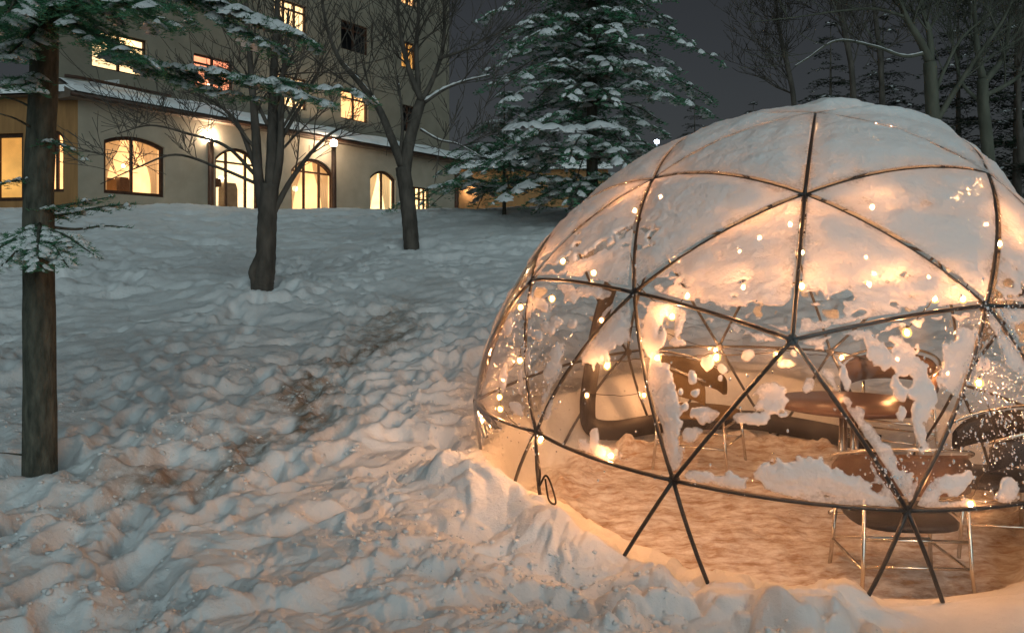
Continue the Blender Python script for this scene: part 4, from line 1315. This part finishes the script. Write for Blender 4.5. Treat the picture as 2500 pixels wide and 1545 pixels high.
b1([(95, 180), (30, 190), (-40, 215), (-80, 230)], (5.5, 5.4, 5.3, 5.2), width=0.13, snow=0.6)
b1([(95, 170), (60, 195), (80, 215), (110, 222)], (5.45, 5.2, 5.0, 4.9), width=0.11, snow=0.5, rad=0.006)
b1([(92, 265), (40, 240), (0, 232), (-60, 225)], (5.5, 5.4, 5.3, 5.3), width=0.05, snow=0.3, bare=0.5, rad=0.009)
b1([(92, 315), (40, 285), (0, 272), (-60, 250)], (5.5, 5.3, 5.2, 5.2), width=0.05, snow=0.3, bare=0.6, rad=0.009)
b1([(100, 330), (140, 345), (175, 362), (205, 383)], (5.5, 5.4, 5.35, 5.3), width=0.075, snow=0.55, rad=0.006)
b1([(92, 425), (40, 430), (0, 440), (-40, 450)], (5.5, 5.4, 5.35, 5.3), width=0.07, snow=0.5, rad=0.007)
b1([(95, 545), (150, 560), (190, 585), (228, 612)], (5.45, 5.3, 5.2, 5.15), width=0.13, snow=0.75, padw=0.022)
b1([(95, 540), (50, 560), (10, 590), (-50, 625)], (5.45, 5.3, 5.2, 5.15), width=0.15, snow=0.75, padw=0.022)
b1([(95, 535), (90, 580), (90, 615), (95, 645)], (5.42, 5.15, 5.0, 4.92), width=0.14, snow=0.8, padw=0.022)
b1([(95, 540), (130, 590), (150, 620), (165, 640)], (5.42, 5.2, 5.1, 5.05), width=0.12, snow=0.75, padw=0.022)
b1([(95, 540), (40, 600), (10, 630), (-20, 650)], (5.42, 5.15, 5.0, 4.95), width=0.13, snow=0.75, padw=0.022)
b1([(95, 545), (60, 575), (-20, 560), (-60, 560)], (5.45, 5.5, 5.6, 5.7), width=0.13, snow=0.7, padw=0.02)
b1([(100, 520), (170, 510), (240, 495), (318, 488)], (5.5, 5.6, 5.65, 5.7), width=0.12, snow=0.4)
b1([(100, 500), (160, 490), (215, 480), (270, 470)], (5.5, 5.4, 5.4, 5.4), width=0.10, snow=0.4)
b1([(100, 540), (180, 548), (250, 540), (315, 545)], (5.5, 5.6, 5.7, 5.8), width=0.06, snow=0.2, bare=0.3)
b1([(70, 1088), (40, 1085), (10, 1082), (-20, 1080)], (5.45, 5.4, 5.35, 5.3), width=0.02, snow=0.0, bare=0.9, rad=0.008)
for k in range(22):                        # dense foliage round the upper trunk
    u1 = rr.uniform(-260, 430); v1 = rr.uniform(-60, 120) - abs(u1 - 95) * 0.05
    v0 = v1 - rr.uniform(60, 170); dy = rr.uniform(-1.0, 1.0)
    b1([(98, v0), (98 + (u1 - 98) * 0.4, v0 + (v1 - v0) * 0.35), (98 + (u1 - 98) * 0.75, v0 + (v1 - v0) * 0.7), (u1, v1)], (5.5, 5.5 + dy * 0.4, 5.5 + dy * 0.8, 5.5 + dy), width=0.22, snow=0.16, step=0.05)
for k in range(26):                        # crown above the frame
    a = rr.uniform(0, 6.283); z0 = rr.uniform(3.6, 6.3); ln = (7.2 - z0) * rr.uniform(0.35, 0.55)
    p0 = Vector((T0.x, 5.5, z0)); d = Vector((math.cos(a), math.sin(a), 0))
    f.bough([p0, p0 + d * ln * 0.5 + Vector((0, 0, -0.05)), p0 + d * ln + Vector((0, 0, -0.25 * ln))], 0.014, 0.26, 0.10, snow=0.3)
tp = [T0 + Vector((0, 0, -0.4)), T0 + Vector((0, 0, 0.0)), dp(95, 930, 5.5), dp(93, 700, 5.5), dp(92, 480, 5.5), dp(98, 320, 5.5), dp(105, 180, 5.5), dp(105, 0, 5.5), Vector((T0.x + 0.03, 5.5, 5.2)), Vector((T0.x, 5.5, 7.6))]
f.build("fir_tree", (T0.x, T0.y, gz(T0.x, T0.y)), "near fir with thick bare trunk at the left edge, snowy boughs hanging overhead", "fir trees", smooth_path(tp, 5),
        [0.145, 0.135, 0.124, 0.115, 0.108, 0.105, 0.104, 0.103, 0.102, 0.102] + [0.098] * 5 + [0.094] * 5 + [0.090] * 5 + [0.087] * 5 + [0.085] * 5 + [0.082] * 5 + [0.06] * 5 + [0.02], (M['bark_fir'], M['needle']))


def far_fir(seed, x, y, h, rad, label, group, z_low=0.6, whorls=15, per=9, snow=0.5, nl=0.085, nw=0.034, ns=0.05, mats=None, tw=0.22, padw=0.085, step=0.16, extra=None, taper=0.8, ragged=(0.72, 1.12)):
    fr = Fir(seed, nl, nw, ns); r = fr.r
    base = Vector((x, y, gz(x, y)))
    for i in range(whorls):
        t = i / (whorls - 1); z = z_low + (h - z_low - 0.3) * t ** 0.9
        R_ = rad * (1 - t) ** taper * r.uniform(0.85, 1.1) + 0.15
        a0 = r.uniform(0, 6.28)
        for k in range(per if t < 0.7 else per - 3):
            a = a0 + 2 * math.pi * k / per + r.uniform(-.25, .25); L = R_ * r.uniform(*ragged)
            d = Vector((math.cos(a), math.sin(a), 0)); p = base + Vector((0, 0, z + r.uniform(-.12, .12)))
            fr.bough([p, p + d * L * 0.5 + Vector((0, 0, 0.04 * L)), p + d * L * 0.85 + Vector((0, 0, -0.10 * L)), p + d * L + Vector((0, 0, -0.20 * L))], 0.03 * (1 - 0.5 * t), 0.34 * rad * (0.5 + 0.5 * (1 - t)) * 0.62, step, snow=snow, tw=tw, padw=padw)
    if extra: extra(fr, base)
    tr = [base + Vector((0, 0, -0.4)), base + Vector((0, 0, h * 0.4)), base + Vector((0, 0, h))]
    return fr.build("fir_tree", tuple(base), label, group, tr, [0.017 * min(h, 9), 0.010 * min(h, 9), 0.01], mats or (M['bark_fir'], M['needle']))


def big_pad(fr, base):
    """one bough low on the near side carries a thick quilt of snow"""
    c = dp(1340, 300, 17.4); r = fr.r
    for k in range(9):
        q = c + Vector((-0.95 + 0.22 * k, 0.25, 0.05 * math.sin(k))); fr.pad(q, q + Vector((r.uniform(-.1, .25), -0.75, -0.18)), 0.75, 0.17)


p = dp(1415, 480, 20)
far_fir(21, p.x, p.y, 14.0, 2.45, "large snow laden fir standing between the hotel and the dome", "fir trees", z_low=0.9, whorls=24, per=11, snow=0.40, padw=0.10, extra=big_pad, taper=0.5, ragged=(0.55, 1.28))
p = dp(1205, 500, 24)
far_fir(22, p.x, p.y, 3.6, 2.6, "small low fir with snow tipped branches by the hotel corner", "fir trees", z_low=0.7, whorls=6, per=8, snow=0.3)


# ------------------------------------------------------------------ bare trees
class Bare:
    def __init__(self, seed, minr=0.006):
        self.r = random.Random(seed); self.trunk = MB(); self.twig = MB(); self.snow = MB(); self.minr = minr

    def grow(self, p, d, ln, rad, lev, droop=0.0):
        r = self.r; n = 5; P = [p]; q = p.copy(); v = d.normalized()
        for i in range(n):
            v = (v + Vector((r.uniform(-.13, .13), r.uniform(-.13, .13), r.uniform(-.08, .12) - droop))).normalized()
            q = q + v * (ln / n); P.append(q.copy())
        self.twig.tube(P, [max(self.minr, rad * (1 - 0.65 * i / n)) for i in range(n + 1)], 4 if lev > 1 else 5, caps=False)
        if lev <= 0: return
        for k in range(r.choice((3, 4, 4))):
            i = r.randint(1, n); t = r.random(); b = P[i - 1].lerp(P[i], t)
            dv = (P[i] - P[i - 1]).normalized(); o = Vector((r.uniform(-1, 1), r.uniform(-1, 1), r.uniform(-.3, .9))).normalized()
            self.grow(b, dv * 0.75 + o * 0.75, ln * r.uniform(0.45, 0.7), rad * 0.5, lev - 1, droop)
        self.grow(P[-1], v + Vector((r.uniform(-.3, .3), r.uniform(-.3, .3), 0)), ln * 0.62, rad * 0.4, lev - 1, droop)

    def limb(self, pts, r0, r1, sides=9, kids=5, klen=1.0, lev=2, trunk=False, krad=0.4, droop=0.0, snow=0.0, t0=0.3):
        P = smooth_path(pts, 6); n = len(P); r = self.r
        rr_ = [(r0 + (r1 - r0) * i / (n - 1)) * (1 + 0.03 * math.sin(i * 2.3)) for i in range(n)]
        (self.trunk if trunk else self.twig).tube(P, rr_, sides)
        for k in range(kids):
            i = int((t0 + (1 - t0) * (k + r.random()) / max(1, kids)) * (n - 2)); dv = (P[i + 1] - P[i]).normalized()
            o = Vector((r.uniform(-1, 1), r.uniform(-1, 1), r.uniform(-.2, .8))).normalized()
            self.grow(P[i], dv * 0.7 + o * 0.8, klen * r.uniform(0.6, 1.2), rr_[i] * krad, lev, droop)
        if snow > 0:
            self.snow.tube([p + Vector((0, 0, rr_[i] * 0.9)) for i, p in enumerate(P)], [max(0.004, rr_[i] * snow * (0.7 + 0.5 * math.sin(i * 1.9) ** 2)) for i in range(n)], 6)

    def build(self, loc, label, bark, group="bare trees"):
        t = empty("bare_tree", loc); tag(t, label, "tree", group)
        if self.trunk.v: child_of(self.trunk.build("trunk", bark, None, True), t)
        tag(child_of(self.twig.build("crown", bark, None, True), t), kind="stuff")
        if self.snow.v: tag(child_of(self.snow.build("branch_snow", M['snow'], None, True), t), kind="stuff")
        return t


def L2(pts, y, dy=0.0): return [dp(u, v, y + dy * i) for i, (u, v) in enumerate(pts)]


# many-stemmed tree in the middle of the slope
Y2 = 12.2; b = Bare(31, 0.0042)
b.limb(L2([(626, 740), (628, 690), (630, 672), (634, 640), (637, 560), (640, 500), (645, 440)], Y2), 0.155, 0.13, 12, 0, trunk=True)
b.limb(L2([(614, 720), (612, 672), (606, 650), (618, 620), (630, 590)], Y2, -0.02), 0.085, 0.06, 9, 0, trunk=True)
b.limb(L2([(634, 520), (618, 430), (612, 330), (606, 250), (598, 150), (590, 30), (585, -120)], Y2), 0.085, 0.02, 9, 7, 1.0, 2)
b.limb(L2([(644, 500), (650, 400), (652, 280), (655, 160), (662, 40), (668, -140)], Y2, 0.02), 0.105, 0.025, 9, 7, 1.0, 2)
b.limb(L2([(650, 470), (668, 380), (672, 260), (680, 140), (690, 20)], Y2, -0.03), 0.07, 0.015, 8, 6, 0.9, 2)
b.limb(L2([(648, 520), (690, 440), (740, 370), (790, 320), (835, 300)], Y2, 0.05), 0.05, 0.01, 7, 6, 0.8, 2)
b.limb(L2([(610, 400), (570, 300), (520, 250), (470, 225)], Y2, 0.06), 0.04, 0.008, 7, 7, 0.8, 2)
b.limb(L2([(612, 420), (540, 350), (450, 320), (360, 300), (280, 320)], Y2, -0.08), 0.03, 0.006, 6, 7, 0.8, 2)
b.limb(L2([(615, 440), (520, 400), (420, 370), (330, 400), (240, 440)], Y2, -0.1), 0.026, 0.006, 6, 6, 0.7, 2)
b.limb(L2([(655, 360), (720, 250), (760, 170), (800, 100)], Y2, 0.1), 0.035, 0.008, 7, 6, 0.8, 2)
b.limb(L2([(640, 300), (590, 200), (540, 140)], Y2, 0.1), 0.03, 0.008, 7, 5, 0.8, 2)
p = dp(630, 680, Y2)
b.build((p.x, p.y, gz(p.x, p.y)), "bare many stemmed tree in the middle of the snow slope", M['bark_bare'])

# forked tree nearer the hotel corner
Y3 = 17.0; b = Bare(32, 0.0058)
b.limb(L2([(986, 650), (985, 610), (983, 585), (978, 520), (970, 450), (962, 400)], Y3), 0.165, 0.15, 12, 0, trunk=True)
b.limb(L2([(966, 420), (978, 340), (1000, 260), (1010, 235)], Y3, 0.02), 0.125, 0.10, 10, 0, trunk=True)
b.limb(L2([(962, 400), (935, 330), (905, 260), (860, 200), (810, 140), (780, 60), (765, -40)], Y3, -0.05), 0.095, 0.02, 9, 8, 1.4, 2, snow=0.5)
b.limb(L2([(1008, 240), (985, 190), (968, 130), (955, 60), (945, -60)], Y3, -0.05), 0.075, 0.02, 8, 8, 1.3, 2)
b.limb(L2([(1008, 240), (1030, 200), (1055, 130), (1062, 60), (1060, -80)], Y3, 0.05), 0.065, 0.02, 8, 8, 1.3, 2)
b.limb(L2([(1000, 220), (995, 120), (1000, 40), (998, -100)], Y3, 0.1), 0.06, 0.02, 8, 8, 1.3, 2)
b.limb(L2([(1015, 245), (1060, 215), (1110, 195), (1170, 180)], Y3, -0.08), 0.04, 0.012, 7, 4, 0.9, 2, snow=1.0)
b.limb(L2([(1005, 310), (1050, 335), (1095, 345), (1150, 375)], Y3, -0.08), 0.025, 0.008, 6, 5, 0.9, 2, snow=0.8)
b.limb(L2([(1050, 140), (1110, 120), (1170, 90), (1230, 60)], Y3, 0.1), 0.035, 0.008, 6, 6, 1.0, 2)
b.limb(L2([(955, 380), (962, 300), (955, 220), (950, 180)], Y3, 0.1), 0.04, 0.012, 6, 5, 1.0, 2, snow=0.6)
p = dp(983, 592, Y3)
b.build((p.x, p.y, gz(p.x, p.y)), "forked bare tree with snow along its limbs near the hotel corner", M['bark_bare'])

# pale barked trees behind the dome
Y4 = 13.0; b = Bare(33, 0.0042)
b.limb(L2([(2240, 420), (2232, 330), (2228, 260), (2222, 150)], Y4), 0.115, 0.095, 12, 0, trunk=True)
b.limb(L2([(2222, 150), (2200, 100), (2170, 50), (2150, 0), (2130, -90)], Y4, 0.0), 0.07, 0.02, 9, 9, 1.3, 3)
b.limb(L2([(2224, 160), (2222, 90), (2205, 20), (2195, -90)], Y4, 0.1), 0.06, 0.02, 9, 9, 1.3, 3)
b.limb(L2([(2212, 128), (2160, 135), (2090, 112), (2000, 98), (1930, 140), (1900, 158)], Y4, -0.1), 0.028, 0.008, 7, 5, 0.6, 1, snow=0.5)
b.limb(L2([(2160, 40), (2090, 22), (2000, 28), (1900, 42), (1780, 55)], Y4, 0.1), 0.026, 0.006, 7, 5, 0.6, 1)
b.limb(L2([(2232, 300), (2280, 220), (2340, 130), (2390, 60), (2420, 0)], Y4, -0.05), 0.05, 0.015, 7, 6, 1.0, 2)
b.limb(L2([(2228, 240), (2260, 160), (2300, 90), (2370, 30)], Y4, 0.1), 0.035, 0.012, 7, 6, 1.0, 2)
p = dp(2240, 420, Y4)
b.build((p.x, p.y, gz(p.x, p.y)), "grey forked tree right behind the dome top", M['bark_grey'])
Y5 = 14.5; b = Bare(34, 0.0046)
b.limb(L2([(2365, 420), (2358, 330), (2350, 260), (2348, 190)], Y5), 0.105, 0.09, 12, 0, trunk=True)
b.limb(L2([(2348, 190), (2336, 120), (2330, 40), (2322, -80)], Y5), 0.065, 0.02, 9, 9, 1.4, 3)
b.limb(L2([(2350, 200), (2395, 140), (2412, 60), (2425, -60)], Y5, 0.1), 0.06, 0.02, 9, 9, 1.4, 3)
b.limb(L2([(2352, 230), (2410, 200), (2460, 160), (2500, 100)], Y5, 0.1), 0.045, 0.015, 8, 6, 1.2, 2)
b.limb(L2([(2350, 250), (2300, 200), (2280, 120), (2270, 40)], Y5, 0.15), 0.035, 0.012, 7, 6, 1.1, 2)
p = dp(2365, 420, Y5)
b.build((p.x, p.y, gz(p.x, p.y)), "grey bare tree at the right edge, branching low behind the dome", M['bark_grey'])
b = Bare(35, 0.009); Y6 = 22.0
for k, (u0, v0, u1, v1) in enumerate(((2040, 330, 1990, -60), (2110, 330, 2080, -60), (1900, 330, 1860, 60), (2440, 330, 2460, -60))):
    b = Bare(36 + k, 0.007)
    b.limb(L2([(u0, v0 + 60), (u0 - 5, (v0 + v1) / 2 + 30), (u1, v1)], Y6 + k), 0.10, 0.04, 7, 0, trunk=True)
    b.limb(L2([(u0 - 5, (v0 + v1) / 2 + 30), (u1, v1), (u1 - 10, v1 - 150)], Y6 + k), 0.06, 0.01, 7, 14, 1.6, 3, t0=0.0)
    p = dp(u0, v0 + 60, Y6 + k)
    b.build((p.x, p.y, gz(p.x, p.y)), ["thin bare tree in the dark wood, above the dome's left shoulder", "thin bare tree in the dark wood, above the dome top", "low thin bare tree between the snowy fir and the dome", "thin bare tree in the dark wood by the right edge"][k], M['bark_bare'])

# dark wood on the right: conifers, built once and copied
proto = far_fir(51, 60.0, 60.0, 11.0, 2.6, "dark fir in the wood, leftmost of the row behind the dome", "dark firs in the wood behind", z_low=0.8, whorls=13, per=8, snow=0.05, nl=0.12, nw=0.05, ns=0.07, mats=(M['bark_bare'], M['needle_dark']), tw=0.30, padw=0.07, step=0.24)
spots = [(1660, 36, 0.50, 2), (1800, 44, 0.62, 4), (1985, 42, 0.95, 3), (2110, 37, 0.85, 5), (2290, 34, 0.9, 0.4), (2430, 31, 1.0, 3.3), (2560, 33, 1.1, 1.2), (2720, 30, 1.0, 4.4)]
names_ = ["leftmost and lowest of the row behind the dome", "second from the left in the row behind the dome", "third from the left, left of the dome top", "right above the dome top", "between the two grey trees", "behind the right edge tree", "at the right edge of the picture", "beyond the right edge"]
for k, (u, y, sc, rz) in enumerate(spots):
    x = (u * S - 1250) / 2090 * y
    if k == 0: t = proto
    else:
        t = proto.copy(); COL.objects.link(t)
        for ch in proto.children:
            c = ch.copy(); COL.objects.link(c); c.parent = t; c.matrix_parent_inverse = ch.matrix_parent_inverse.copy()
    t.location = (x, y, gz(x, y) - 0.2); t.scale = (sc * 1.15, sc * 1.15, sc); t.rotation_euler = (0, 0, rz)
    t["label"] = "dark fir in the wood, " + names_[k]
